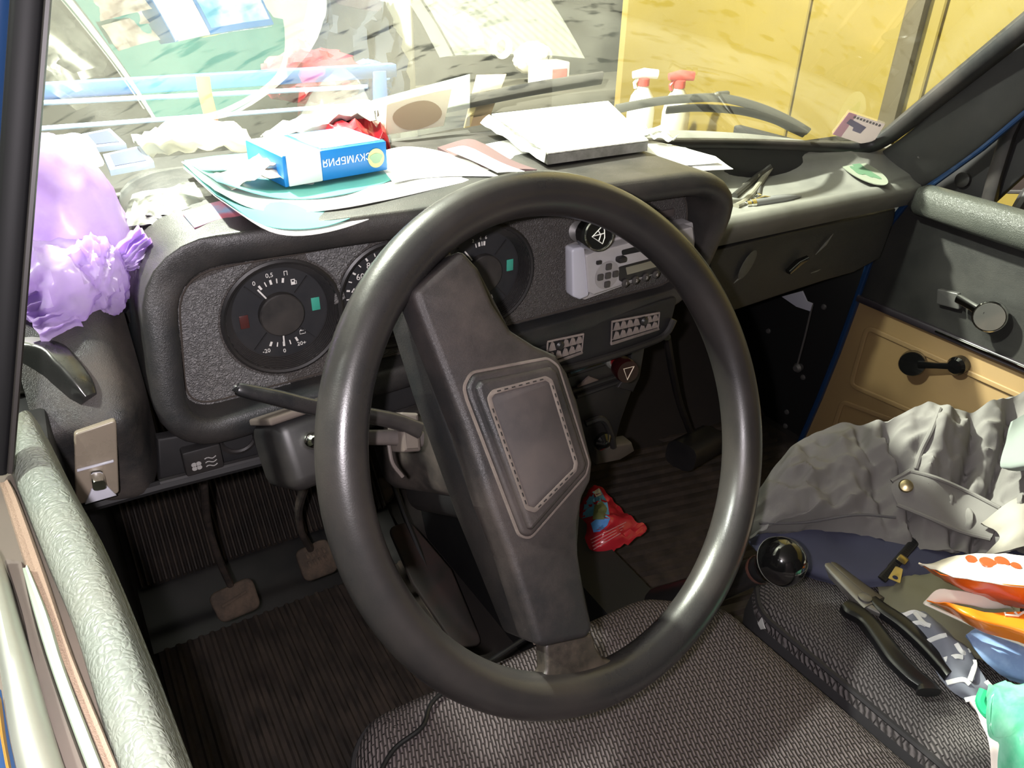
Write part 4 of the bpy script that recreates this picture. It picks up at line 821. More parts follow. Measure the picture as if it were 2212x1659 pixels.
# ================================================================== PAPERS AND THINGS ON THE DASHBOARD
def lay(name, far, near, z, mat, label, group='sheets spread over the dashboard', curl=.02, mid=None, seed=1.):
    rows = []
    for t in (0, .3, .65, 1.): rows.append([(a[0]*(1-t)+b[0]*t, a[1]*(1-t)+b[1]*t, z+(curl*max(0, 1-k/1.5)*(.3+t*.7) if k < 2 else 0)) for k, (a, b) in enumerate(zip(far, near))])
    return sheet(name, rows, mat, label, 'paper', group, amp=.0015, sc=14, seed=seed, thick=.0006)
lay('paper_sheet', [(396, 362), (540, 335), (760, 325), (930, 332), (1062, 372)], [(472, 428), (583, 500), (690, 504), (815, 464), (1006, 396)], .8275, paper, 'large white sheet, lowest of the papers, drooping over the gauge hood', seed=1)
lay('folder_sheet', [(396, 356), (540, 333), (740, 325), (860, 335), (960, 365)], [(470, 422), (572, 487), (690, 491), (800, 454), (960, 398)], .8290, teal_p, 'pale teal plastic sheet with its crescent edge over the gauge hood', seed=2)
lay('paper_sheet', [(392, 350), (540, 330), (740, 322), (930, 330), (1062, 368)], [(466, 412), (548, 450), (650, 458), (780, 444), (1000, 394)], .8305, paper, 'white sheet curled at its left corner lying on the teal plastic', seed=3)
lay('folder_sheet', [(398, 345), (540, 330), (700, 322), (800, 330), (880, 350)], [(470, 392), (560, 420), (640, 430), (740, 420), (845, 388)], .8320, teal_p, 'teal sheet directly under the blue and white carton', seed=4, curl=.018)
lay('paper_sheet', [(800, 335), (870, 318), (950, 325), (1010, 345), (1075, 378)], [(850, 395), (900, 385), (950, 380), (1000, 378), (1078, 380)], .8325, paper, 'white sheet to the right of the blue and white carton', curl=0, seed=5)
lay('paper_sheet', [(960, 330), (1120, 300), (1280, 290), (1420, 305), (1545, 338)], [(1050, 386), (1180, 380), (1330, 390), (1450, 374), (1584, 364)], .8275, paper, 'white sheet under the wrapped book reaching to the hood end', curl=0, seed=6)
lay('paper_sheet', [(1000, 330), (1120, 305), (1280, 300), (1400, 310), (1480, 318)], [(1080, 372), (1180, 368), (1330, 376), (1440, 360), (1560, 352)], .8295, paper, 'upper white sheet directly below the wrapped book', curl=0, seed=7)
for k in range(3):
    sheet('note_slip', [[(720+6*k, 462-4*k, .824), (775, 446-4*k, .8245), (822+4*k, 440+7*k, .8245)], [(735+8*k, 476-4*k, .822), (780, 468-3*k, .822), (826, 452+6*k, .822)]], M('slip_blue', (.35, .47, .68), .6), ['lowest', 'middle', 'topmost'][k]+' pale blue note slip poking out under the white papers', 'paper', 'blue note slips', thick=.0005)
sheet('magazine', [[(395, 462, .829), (450, 440, .829), (520, 425, .829)], [(420, 492, .8285), (490, 470, .8285), (560, 478, .8285)]], M('magazine_cover', (.16, .22, .34), .35, col2=(.40, .10, .14), cscale=30), 'dark blue magazine edge under the teal sheets', 'magazine', thick=.006)

bx = thing('fish_carton', hz(700, 380, .835), 'blue and white carton lying upside down on the teal papers', 'box')
A_, B_ = hz(588, 412, .8345), hz(838, 368, .8345); e1 = nrm(B_-A_); e2 = nrm(np.cross(ZU, e1)); Lb = np.linalg.norm(B_-A_); Db, Hb = .074, .026
bc = lambda s, t, h: A_+e1*s+e2*t+ZU*h
xw0, xw1 = Lb*.14, Lb*.42
def bb(s0, s1, mat, name): MB().box(bc((s0+s1)/2, Db/2, Hb/2+.0005), (s1-s0, Db, Hb), (e1, e2, ZU), .001).build(name, mat, bx)
bb(0.012, xw0, blue_card, 'carton_end'); bb(xw0, xw1, white_card, 'white_band'); bb(xw1, Lb, blue_card, 'carton_body')
tp = M('carton_top_print', (.72, .80, .86), .35, col2=(.10, .45, .70), cscale=26)
MB().box(bc((xw1+Lb)/2, Db/2, Hb+.0008), (Lb-xw1-.006, Db-.010, .0006), (e1, e2, ZU), 0).build('top_print', tp, bx)
MB().box(bc((0.012+xw1)/2, Db/2, Hb+.0006), (xw1-.014, Db-.002, .0006), (e1, e2, ZU), 0).build('top_white', white_card, bx)
wt = M('carton_lettering', (.85, .88, .9), .5)
fm = (xw1+Lb)/2-.002
MB().text('СКУМБРИЯ', .0088, bc(fm-.006, -.0003, Hb*.62), -e1, -ZU, -e2).build('lettering', wt, bx)
MB().text('СКУМБРИЯ', .0120, bc(fm+.006, Db+.0003, Hb*.45), e1, -ZU, e2).build('lettering', wt, bx)
for t_, s_, nn in ((-.0004, Lb-.012, -e2), (Db+.0004, xw1+.006, e2)):
    q = bc(s_, t_, Hb*.5); lg = MB().plate([circ(0, 0, .0085, 26)], q, e1, ZU, nn, .0005).build('round_emblem', M('emblem_yellow', (.62, .66, .30), .5), bx)
    MB().plate([[(.0062*math.cos(a)*(1+.2*math.sin(3*a)), .0045*math.sin(a)) for a in np.linspace(0, 6.283, 20, endpoint=False)]], q+nn*.0005, e1, ZU, nn, .0004).build('emblem_print', M('emblem_green', (.30, .45, .30), .5), lg)
for k in range(5):
    a = random.uniform(-.3, .3); p0 = bc(.006, .012+.012*k, .004+.004*(k % 3))
    rows = [[p0+e1*(-.060*u_+.02)+e2*(w_*.020-.01+a*.02*u_)+ZU*(.008*math.sin(3*u_+k)+.003*w_) for w_ in (0, .5, 1)] for u_ in (0, .33, .66, 1)]
    sheet('inner_wrap', rows, M('inner_wrap', (.72, .66, .58), .5, col2=(.42, .32, .28), cscale=60), parent=bx, amp=.004, sc=60, seed=k, sharp=True, thick=.0005)

bk = thing('wrapped_book', hz(1230, 300, .835), 'white quilted pad in clear film on the papers, above the wheel top', 'notebook')
c4 = [hz(1182, 357, .834), hz(1398, 327, .834), hz(1312, 238, .834), hz(1062, 268, .834)]
def quad(c, s, t): return (c[0]*(1-s)+c[1]*s)*(1-t)+(c[3]*(1-s)+c[2]*s)*t
MB().loft([[p+ZU*.0005 for p in c4], [p+ZU*.010 for p in c4]]).build('book_block', M('book_edge', (.16, .16, .14), .5, dust=.6, dcol=(.4, .4, .36), dscale=60), bk, smooth=0)
n_ = 40
g = [[quad(c4, i/n_, j/n_)+ZU*(.0115+.0011*math.sin(i/n_*2*math.pi*13)*math.sin(j/n_*2*math.pi*11)) for i in range(n_+1)] for j in range(n_+1)]
MB().patch(g, 2, 2, None, .001).build('quilted_cover', wrap, bk)
MB().patch([[quad(c4, -.02, 1)+ZU*.012, quad(c4, -.03, .5)+ZU*.010, quad(c4, -.015, 0)+ZU*.011], [quad(c4, -.09, 1)+ZU*.002, quad(c4, -.07, .5)+ZU*.003, quad(c4, -.03, .0)+ZU*.001]], 5, 3, rumple(.003, 60, 2), .0006).build('loose_film_edge', M('film_grey', (.45, .45, .40), .3), bk)
sheet('dark_booklet', [[(945, 318, .832), (1010, 300, .834), (1050, 312, .834)], [(1000, 345, .832), (1060, 335, .834), (1105, 345, .834)], [(1075, 368, .832), (1120, 365, .833), (1160, 366, .833)]], M('booklet_maroon', (.10, .055, .06), .45), 'dark maroon booklet slanting out from under the wrapped book', 'booklet', thick=.004)
sheet('white_leaflet', [[(965, 322, .839), (1000, 315, .839), (1025, 322, .839)], [(1030, 350, .838), (1060, 346, .838), (1085, 352, .838)], [(1075, 372, .837), (1110, 370, .837), (1140, 372, .837)]], paper, 'white leaflet lying on the dark maroon booklet', 'paper', thick=.0006)
for k, (px, py, sc_) in enumerate(((1400, 290, 1.), (1432, 300, .8), (1375, 282, .7))):
    c = hz(px, py, .835); sheet('crumpled_scrap', [[c+V((i-1)*.017*sc_, (j-1)*.012*sc_, .006*((i+j+k) % 2)) for i in range(3)] for j in range(3)], M('scrap_grey', (.6, .6, .56), .6), ['largest crumpled pale scrap right of the wrapped book', 'pale scrap nearest the tray beside the wrapped book', 'pale scrap farthest back by the wrapped book edge'][k], 'paper', 'pale scraps beside the wrapped book', amp=.005, sc=70, seed=k, thick=.0006)

# purple bag
bg = thing('plastic_bag', V(-.63, .27, .79), 'tied lilac plastic bag stuffed full at the left end of the dashboard', 'bag')
def blob(c, ax3, amp, sc, seed, n=64, m=36, cut=None, pw=1.):
    rings = []
    for j in range(m+1):
        ph = math.pi*(j/m-.5); r = []
        for i in range(n):
            a = 2*math.pi*i/n; d = V(math.cos(a)*math.cos(ph), math.sin(a)*math.cos(ph), math.sin(ph))
            q = V(*[math.copysign(abs(x)**pw, x) for x in d])*np.array(ax3)
            k = 1+amp*((.5-abs(nz(d*.1+V(0, 0, 0), sc, seed))*2.2)+.45*(.4-abs(nz(d*.1, sc*2.4, seed+4))*2))
            p = np.array(c)+q*k
            if cut: p = cut(p)
            r.append(p)
        rings.append(r)
    return MB().loft(rings)
bcn = hd(150, 488, .600)
def bcut(p):
    t = max(0, (p[2]-bcn[2])/.085); return p+V(-.012*t, .02*t, 0)
blob(bcn, (.043, .045, .066), .10, 14, 3., cut=bcut, pw=.9).build('bag_body', violet, bg, smooth=80)
blob(hd(120, 610, .565), (.034, .036, .032), .16, 16, 8., pw=.9).build('bag_gather', violet, bg, smooth=50)
blob(hd(218, 595, .575), (.018, .022, .030), .20, 22, 5.).build('bag_gather', violet, bg, smooth=50)
def fan(p0, p1, w0, w1, seed, n=14):
    d = nrm(p1-p0); s_ = nrm(np.cross(d, nrm(CAM-p0))); nn_ = np.cross(s_, d); rows = []
    for t in np.linspace(0, 1, 9):
        w_ = w0+(w1-w0)*t; rows.append([p0+(p1-p0)*t+s_*w_*(i/n-.5)+nn_*(.005*math.sin(i*1.9+seed)*(.4+t)) for i in range(n+1)])
    return MB().patch(rows, 2, 2, rumple(.004, 70, seed, True), .0006)
fan(hd(235, 590, .575), hd(328, 522, .585), .014, .028, 2.).build('bag_tail', violet, bg, smooth=50)
fan(hd(150, 650, .55), hd(60, 685, .535), .04, .04, 4.).build('bag_tail', violet, bg, smooth=50)
# foil sachets
for k, (dx, dy) in enumerate(((0, 0), (14, -6), (26, -12), (38, -17), (50, -22))):
    sheet('foil_sachet', [[(292+dx, 425+dy*.4, .818+.002*k), (370+dx*.8, 410+dy*.4, .820+.002*k), (440+dx*.5, 412+dy*.4, .820+.002*k)], [(270+dx, 458+dy, .818+.002*k), (350+dx, 445+dy, .824+.002*k), (420+dx, 440+dy, .820+.002*k)], [(278+dx, 494+dy*1.2, .812+.002*k), (335+dx, 492+dy*1.2, .815+.002*k), (395+dx, 468+dy*1.1, .818+.002*k)]], silver_foil,
          ['top', 'second', 'third', 'fourth', 'lowest'][4-k] + ' of the black and silver foil sachets beside the lilac bag', 'sachet', 'foil sachets on the dashboard', amp=.006, sc=24, seed=k*1.7, sharp=True, thick=.0007)
# behind them, near the glass
sheet('white_paper', [[(95, 300, .83), (150, 290, .83), (190, 292, .825)], [(95, 330, .82), (170, 325, .82), (225, 352, .81)], [(95, 370, .81), (150, 365, .81), (190, 365, .805)]], paper, 'white paper corner standing behind the lilac bag', 'paper', amp=.003, sc=30, thick=.0006)
for k, q in enumerate([[(180, 300), (240, 288), (275, 322), (205, 330)], [(225, 345), (310, 325), (335, 362), (240, 380)]]):
    p = [hz(a, b, .803-.004*k) for a, b in q]; o = tag(MB().loft([[x for x in p], [x+ZU*.006 for x in p]]).build('small_carton', M('pale_blue_white', (.20, .26, .40), .4), None, smooth=0), ['small blue and white carton behind the lilac bag, farther one', 'small blue and white carton nearer the foil sachets'][k], 'box')
    pc = sum(p)/4; o2 = MB().loft([[pc+(x-pc)*.72+ZU*.0062 for x in p], [pc+(x-pc)*.72+ZU*.0068 for x in p]]).build('dark_panel', M('navy_print', (.015, .025, .09), .4), o, smooth=0)
sheet('cream_glove', [[(285, 300, .80), (360, 270, .815), (440, 262, .815), (520, 275, .81)], [(300, 320, .81), (380, 300, .83), (450, 290, .835), (540, 300, .82)], [(330, 345, .80), (400, 335, .815), (460, 330, .82), (550, 325, .81)]], M('rag_cream', (.32, .30, .22), .8), 'crumpled cream rag behind the papers near the glass', 'rag', amp=.012, sc=22, seed=5, sharp=True, thick=.002)
sheet('red_wrapper', [[(640, 285, .815), (700, 262, .83), (770, 250, .84), (830, 268, .83)], [(650, 305, .825), (720, 285, .845), (790, 280, .845), (840, 295, .835)], [(680, 318, .82), (740, 308, .832), (800, 305, .835), (845, 318, .825)]], red_foil, 'crumpled red wrapper behind the blue and white carton', 'wrapper', amp=.016, sc=34, seed=2, sharp=True, thick=.0008)
sheet('white_wrapper', [[(560, 300, .815), (640, 268, .83), (720, 238, .845), (800, 225, .85)], [(580, 312, .825), (660, 285, .84), (730, 258, .855), (810, 245, .86)], [(610, 322, .82), (680, 300, .832), (750, 275, .84), (820, 262, .845)]], M('white_film2', (.42, .41, .39), .3, trans=.2), 'crumpled white wrapper behind the red one', 'wrapper', amp=.014, sc=30, seed=9, sharp=True, thick=.0008)
def lean(name, quad_, y, mat, label, cat, dy=.03, th=.001):
    p = [hy(a, b, y+(0 if k > 1 else -dy*.0)) for k, (a, b) in enumerate(quad_)]; nn_ = nrm(np.cross(p[1]-p[0], p[3]-p[0])); 
    return tag(MB().loft([p, [x+nn_*th for x in p]]).build(name, mat, None, smooth=0), label, cat), p, nn_
o, p, nn_ = lean('cream_card', [(836, 214), (976, 192), (958, 272), (832, 292)], .465, paper2, 'cream card with a brown patch leaning against the windscreen', 'card')
s_ = 1 if nn_@(CAM-p[0]) > 0 else -1; pc = sum(p)/4
MB().loft([[pc+(p[1]-p[0])*.38*math.cos(a)*(1+.1*math.sin(2*a))+(p[3]-p[0])*.40*math.sin(a)-(p[3]-p[0])*-.08+nn_*s_*h for a in np.linspace(0, 6.283, 28, endpoint=False)] for h in (.0011, .0014)]).build('brown_patch', M('brown_print', (.40, .31, .21), .6), o)
o, p, nn_ = lean('tan_card', [(1030, 162), (1094, 160), (1052, 268), (1002, 276)], .50, M('tan_carton', (.55, .40, .24), .6), 'tan card standing upright against the windscreen', 'card')
s_ = 1 if nn_@(CAM-p[0]) > 0 else -1
MB().loft([[x+nn_*s_*h for x in (p[0], p[0]*.75+p[1]*.25, p[3]*.75+p[2]*.25, p[3])] for h in (.0012, .0016)]).build('yellow_stripe', M('stripe_yellow', (.72, .58, .28), .6), o, smooth=0)
lean('clear_sleeve', [(700, 245), (1015, 160), (1015, 272), (840, 305)], .485, clear_m, 'clear plastic sleeve leaning behind the cream card', 'sleeve', th=.0006)
tag(MB().patch([[hz(845, 300, .803), hz(920, 292, .803), hz(1010, 280, .803)], [hz(850, 322, .800), hz(930, 312, .800), hz(1030, 300, .800)]], 3, 3, None, .012).build('black_case', plain_black), 'flat black case lying under the cream card', 'case')
# glasses and pen in the tray
TT = tree(bpy.data.objects['open_tray'])
gs = thing('folded_glasses', on(TT, 1625, 410), 'folded dark glasses lying in the open tray beside the hood', 'glasses')
arm = M('glasses_arm', (.22, .21, .165), .4); arm_d = M('glasses_dark', (.045, .043, .038), .35)
def lyi(pts, lift): return cr([on(TT, a, b, lift) for a, b in pts], 5)
MB().tube(lyi([(1664, 358), (1640, 378), (1612, 402), (1586, 424)], .008), .0055, 10).build('temple_arm', arm_d, gs)
MB().tube(lyi([(1664, 362), (1648, 386), (1630, 412), (1608, 436), (1590, 446)], .006), .0050, 10).build('temple_arm', arm, gs)
MB().tube(lyi([(1640, 378), (1625, 392), (1606, 400)], .012), .003, 10).build('frame_bar', arm, gs)
MB().tube(lyi([(1642, 398), (1640, 412), (1638, 428)], .006), .003, 10).build('hinge', steel, gs)
MB().lathe(on(TT, 1638, 424, .006), ZU, [(.005, -.002), (.005, .003), (.002, .005)], 14).build('nose_pad', chrome, gs)
p0, p1 = on(TT, 1616, 441, .008), on(TT, 1730, 424, .008); d = nrm(p1-p0); L_ = np.linalg.norm(p1-p0)
pn_ = thing('pen', p0, 'grey ballpoint pen with a chrome end at the tray edge', 'pen')
MB().lathe(p0, d, [(.0066, .010), (.0072, .02), (.0072, L_*.6), (.0058, L_*.75), (.0014, L_), (.0005, L_+.001)], 18).build('barrel', M('pen_grey', (.16, .165, .17), .3), pn_)
MB().lathe(p0, d, [(.0032, -.005), (.005, -.004), (.0054, .003), (.0070, .004), (.0074, .011), (.0066, .012)], 18).build('push_end', chrome, pn_)
MB().tube([p0+d*.012+ZU*.006-UP*0, p0+d*.03+ZU*.0085, p0+d*.042+ZU*.006], .0014, 8).build('clip', chrome, pn_)

# ================================================================== OUTSIDE THE GLASS
WT = tree(bpy.data.objects['windscreen'])
def wsn(px, py, lift): return on(WT, px, py, lift)
sp_ = [wsn(a, b, .002) for a, b in ((1834, 242), (1912, 268), (1886, 320), (1798, 290))]
stk = tag(MB().loft([sp_, [p+(CAM-p)*.0012 for p in sp_]]).build('windscreen_sticker', M('sticker_pink', (.66, .60, .61), .5, trans=.5), None, smooth=0), 'pink and white sticker in the lower right corner of the windscreen', 'sticker')
sq_ = lambda s, t, l=.0022: quad([sp_[3], sp_[2], sp_[1], sp_[0]], s, t)+(CAM-sp_[0])*l
MB().loft([[sq_(*c, l) for c in ((.12, .58), (.34, .50), (.36, .38), (.58, .36), (.60, .52), (.62, .66), (.40, .72), (.14, .78))] for l in (.0015, .0022)]).build('map_print', M('map_purple', (.46, .42, .58), .5, trans=.4), stk, smooth=0)
MB().loft([[sq_(*c, l) for c in ((.0, .0), (.22, .0), (.22, 1), (0, 1))] for l in (.0013, .0017)]).build('pink_band', M('sticker_pink2', (.88, .66, .76), .5, trans=.5), stk, smooth=0)
for k in range(9):
    MB().loft([[sq_(*c, l) for c in ((.18+.085*k, .84), (.24+.085*k, .84), (.24+.085*k, .93), (.18+.085*k, .93))] for l in (.0013, .0019)]).build('letter_block', M('print_grey', (.45, .42, .46), .5, trans=.4), stk, smooth=0)
wp1 = thing('windscreen_wiper', wsn(1600, 240, -.02), 'bent dark wiper resting outside the glass above the open tray', 'wiper')
wl = lambda pts, l: cr([wsn(a, b, l) for a, b in pts], 5)
MB().loft(sq(wl([(1440, 238), (1510, 233), (1600, 240), (1670, 258), (1712, 278), (1738, 290)], -.010), .004, .012, V(0, -.4, 1), 10, 3)).build('wiper_blade', rubber, wp1)
wpg = M('wiper_grey', (.035, .034, .030), .5)
MB().loft(sq(wl([(1330, 235), (1400, 222), (1470, 214), (1560, 212), (1640, 232), (1700, 258), (1745, 284)], -.020), .006, .013, V(0, -.4, 1), 10, 3)).build('wiper_bridge', wpg, wp1)
MB().loft(sq(wl([(1300, 246), (1420, 222), (1550, 206)], -.028), .006, .008, V(0, -.4, 1), 10, 3)).build('wiper_arm', wpg, wp1)
MB().box(wsn(1560, 206, -.027), (.025, .008, .012), b=.003).build('wiper_joint', wpg, wp1)
wp2 = thing('windscreen_wiper', wsn(1150, 195, -.02), 'straight dark wiper outside the glass behind the wrapped book', 'wiper')
MB().loft(sq(wl([(840, 258), (980, 226), (1140, 194), (1300, 168)], -.012), .006, .018, V(0, -.4, 1), 10, 3)).build('wiper_blade', rubber, wp2)
MB().loft(sq(wl([(700, 262), (900, 232), (1100, 195)], -.026), .006, .009, V(0, -.4, 1), 10, 3)).build('wiper_arm', rubber, wp2)

shf = tag(MB().box((.86, 1.25, .50), (.26, .75, .03), b=.004).build('wall_shelf', M('shelf_wood', (.30, .22, .12), .7)), 'wooden shelf along the yellow wall under the spray bottles', 'shelf')
def spray(px, py, x, red, label):
    c = hx(px, py, x); t = thing('spray_bottle', V(c[0], c[1], .515), label, 'bottle', 'spray bottles by the yellow wall'); b = V(c[0], c[1], .515); h = c[2]-.515
    MB().lathe(b, ZU, [(.034, 0), (.037, .01), (.037, h*.55), (.030, h*.72), (.014, h*.84), (.012, h*.87)], 24).build('bottle', M('bottle_white' if not red else 'bottle_clear', (.72, .72, .66) if not red else (.50, .46, .34), .35), t)
    MB().lathe(b+ZU*h*.85, ZU, [(.016, 0), (.016, .018), (.012, .020)], 20).build('collar', M('collar_red', (.55, .06, .05), .4), t)
    hm = M('trigger_white', (.85, .85, .82), .35) if not red else M('trigger_red', (.6, .07, .06), .4)
    MB().loft(sq([b+V(-.03, .01, h*.98), b+V(0, 0, h), b+V(.035, -.012, h*.985)], [.016, .024, .020], [.018, .026, .024], ZU, 12, 3)).build('trigger_head', hm, t)
    MB().loft(sq([b+V(-.012, .004, h*.96), b+V(-.024, .008, h*.88), b+V(-.020, .007, h*.82)], .010, .008, V(1, 0, 0), 10, 3)).build('trigger', hm, t)
spray(1392, 158, .80, False, 'white spray bottle with a red collar, left one of two by the yellow wall')
spray(1470, 162, .86, True, 'clear spray bottle with a red trigger, right one of two by the yellow wall')
# things on and in front of the end wall
YW = 2.80
def wall_pt(px, py, y=YW): return hy(px, py, y)
q = wall_pt(865, 60, 2.3); tag(MB().tube([V(q[0], 2.3, -.35), V(q[0], 2.3, 2.2)], .045, 14).build('white_pipe', M('pipe_white', (.72, .72, .66), .4)), 'vertical white pipe standing before the grey end wall', 'pipe')
tag(MB().tube(cr([wall_pt(a, b, 2.79) for a, b in ((975, 35), (1000, 45), (1022, 70), (1030, 95))], 6), .035, 12).build('cream_hose', M('hose_cream', (.74, .70, .55), .5)), 'short curved cream hose hanging on the grey end wall', 'hose')
q = wall_pt(1080, 100, 2.815); tag(MB().lathe(q, YN, [(.030, 0), (.030, .02), (.050, .025), (.052, 0)], 24).build('metal_ring', M('ring_pale', (.62, .62, .55), .5)), 'pale metal ring hanging on the grey end wall', 'ring')
c = wall_pt(1150, 125, 2.5); tag(blob(c, (.09, .05, .06), .15, 20, 2., 32, 18).build('pale_sack', M('sack_pale', (.68, .64, .54), .7)), 'pale rounded sack on the bench before the end wall', 'sack')
c = wall_pt(1185, 160, 2.4); wbx = tag(MB().box(c, (.14, .10, .10), b=.006).build('white_tub', M('tub_white', (.74, .70, .66), .5)), 'white tub with a red label on the bench before the end wall', 'tub')
MB().box(c+V(.02, -.051, -.005), (.07, .003, .06), b=.001).build('tub_label', M('label_red', (.62, .14, .12), .5), wbx)
bz = c[2]-.0755
wbn = thing('work_bench', (1.2, 2.45, -.35), 'grey wooden bench standing before the end wall', 'bench'); bwd = M('bench_wood', (.20, .18, .14), .8)
MB().box((1.2, 2.45, bz), (1.5, .40, .05), b=.005).build('bench_top', bwd, wbn)
for lx in (.5, 1.9):
    for ly in (2.30, 2.60): MB().box((lx, ly, (bz-.375)/2), (.06, .06, bz+.325), b=.004).build('leg', bwd, wbn)
c = wall_pt(770, 130, 2.2); tag(blob(c, (.16, .10, .24), .35, 16, 6., 44, 26).build('dark_rag_heap', M('rag_dark', (.03, .035, .05), .9)), 'heap of dark rags hanging left of the white pipe', 'rags')
c = wall_pt(680, 165, 1.56); tag(blob(c, (.13, .07, .055), .3, 18, 1., 36, 20).build('red_cloth', M('cloth_red', (.22, .02, .035), .8)), 'dull red cloth bundle on the blue rack left of the dark rags', 'cloth')
c = wall_pt(795, 185, 1.56); c[2] = hy(680, 165, 1.56)[2]-.02; tag(blob(c, (.06, .05, .045), .3, 18, 4., 30, 18).build('blue_cloth', M('cloth_blue', (.06, .16, .45), .8)), 'blue cloth bundle under the dark rags', 'cloth')
rk = thing('metal_rack', (-.3, 1.45, -.35), 'blue metal rack with two pale-edged rails seen through the left of the windscreen', 'rack')
rb_ = M('rack_blue', (.05, .14, .36), .35, dust=.3); rl_ = M('rack_rail', (.38, .50, .66), .3)
MB().box((-.28, 1.44, hy(100, 200, 1.42)[2]), (.85, .03, .030), b=.004).build('rack_beam', rb_, rk)
for (a, b) in (((100, 222), (620, 196)), ((100, 277), (620, 238))):
    p, q = hy(*a, 1.41), hy(*b, 1.41); MB().loft(sq([p+(p-q)*.25, p, q, q+(q-p)*.4], .012, .010, ZU, 12, 3)).build('rack_rail', rl_, rk)
for x in (-.68, .10):
    MB().box((x, 1.44, .20), (.035, .035, 1.1), b=.004).build('rack_post', rb_, rk)
MB().box((-.29, 1.60, .52), (.80, .30, .02), b=.003).build('rack_shelf', M('rack_shelf_dark', (.04, .04, .04), .6), rk)
tag(MB().loft(sq(cr([hy(438, 165, 1.39), hy(444, 205, 1.385), hy(455, 250, 1.385), hy(462, 292, 1.39)], 5), .028, .010, V(0, 1, 0), 12, 3)).build('orange_strap', M('strap_orange', (.70, .20, .04), .5)), 'orange strap hanging over the rails of the blue rack', 'strap')

# ================================================================== PASSENGER SEAT CLUTTER
nv = sheet('navy_trousers', [[(1600, 1120, .41), (1750, 1100, .43), (1900, 1100, .435), (2060, 1120, .44), (2250, 1120, .44)], [(1610, 1160, .405), (1750, 1165, .42), (1900, 1170, .425), (2050, 1190, .43), (2250, 1190, .43)], [(1650, 1200, .402), (1760, 1230, .412), (1890, 1240, .42), (2020, 1235, .42), (2250, 1250, .42)], [(1735, 1240, .399), (1830, 1268, .403), (1920, 1272, .41), (2010, 1262, .41), (2250, 1290, .41)]], navy,
      'dark navy garment with a brass zip lying under the grey jacket', 'clothing', amp=.006, sc=20, seed=3, thick=.004)
NT = tree(nv)
za, zb = on(NT, 1985, 1160, .003), on(NT, 1905, 1252, .003)
MB().loft(sq([za+(zb-za)*t for t in np.linspace(0, 1, 4)], .010, .003, nrm(CAM-za), 8, 3)).build('zip_tape', matt_black, nv)
r_ = MB()
for k in range(26):
    p = za+(zb-za)*(k+.5)/26; r_.box(p+nrm(CAM-p)*.002, (.005, .0012, .002), (nrm(np.cross(zb-za, CAM-p)), nrm(zb-za), nrm(CAM-p)), 0)
r_.build('zip_teeth', M('zip_dark', (.02, .02, .022), .3, .6), nv)['kind'] = 'stuff'
s0 = on(NT, 1950, 1208, .006); d = nrm(zb-za); n_ = nrm(CAM-s0); w_ = nrm(np.cross(d, n_))
MB().box(s0, (.011, .012, .005), (w_, d, n_), .002).build('zip_slider', brass, nv)
pq = on(NT, 1937, 1240, .008); pd_ = nrm(pq-s0); pw_ = nrm(np.cross(pd_, n_))
MB().plate([rpoly([(-.004, .012), (.004, .012), (.0065, -.012), (-.0065, -.012)], .002), circ(0, -.006, .0028, 14)], pq, -pw_, -pd_, n_, .0018, .0004).build('zip_pull', brass, nv)
jr = [[(1640, 1060, .455), (1725, 958, .50), (1830, 915, .52), (1930, 893, .545), (2040, 876, .555), (2110, 885, .55), (2240, 832, .57), (2340, 800, .58)],
      [(1622, 1105, .45), (1730, 1010, .49), (1840, 965, .51), (1925, 940, .53), (2035, 945, .535), (2130, 950, .53), (2230, 930, .54), (2340, 900, .55)],
      [(1612, 1132, .437), (1730, 1070, .468), (1840, 1035, .48), (1930, 1010, .495), (2030, 1020, .50), (2120, 1040, .49), (2220, 1050, .50), (2340, 1040, .5)],
      [(1607, 1152, .427), (1730, 1120, .445), (1840, 1100, .452), (1930, 1095, .46), (2030, 1105, .465), (2110, 1130, .465), (2205, 1140, .47), (2340, 1140, .47)],
      [(1608, 1160, .412), (1730, 1152, .418), (1840, 1154, .425), (1930, 1168, .43), (2030, 1190, .435), (2110, 1202, .44), (2195, 1198, .45), (2340, 1195, .45)]]
def jfold(p, i, j):
    f = 0
    for (a, b, c, w_, h) in ((.42, .0, .50, .018, -.020), (.58, .1, .48, .03, .010), (.70, .0, .62, .022, -.014), (.80, .1, .70, .02, -.016), (.90, .0, .80, .025, .014), (.25, .0, .30, .04, .007), (.33, .1, .42, .025, -.007), (.12, .3, .22, .03, .005)):
        x = a+(c-a)*(j-b)/(1-b) if j > b else a; f += h*math.exp(-((i-x)/w_)**2)
    f += .004*math.sin(j*30+i*18)*max(0, .35-i)*2 if j > .72 else 0
    f += .0045*(.35-abs(nz(p, 38, 2.))*1.8)+.003*(.3-abs(nz(p*V(1, 1, .5), 75, 6.))*1.6)
    edge_ = min(1, min(j, 1-j)*8+.2)
    return p+V(0, 0, 1.5*f*edge_)
jk = sheet('grey_jacket', jr, jacket_m, 'crumpled grey work jacket with a brass snap on the passenger seat', 'jacket', amp=.013, sc=15, seed=11, sharp=True, thick=.004, su=18, sv=22, fn=jfold)
JT = tree(jk)
def att(name, rows, mat, lift, thick, parent, tr, **k):
    pts = [[on(tr, a, b, lift) for a, b in r] for r in rows]; return MB().patch(pts, 5, 4, None, thick).build(name, mat, parent, 60)
wtab = att('waist_tab', [[(1968, 1018), (2020, 1032), (2090, 1062), (2160, 1098)], [(1926, 1048), (2000, 1068), (2080, 1100), (2155, 1132)], [(1938, 1088), (2010, 1118), (2075, 1148), (2140, 1165)]], jacket_m, .007, .004, jk, JT)
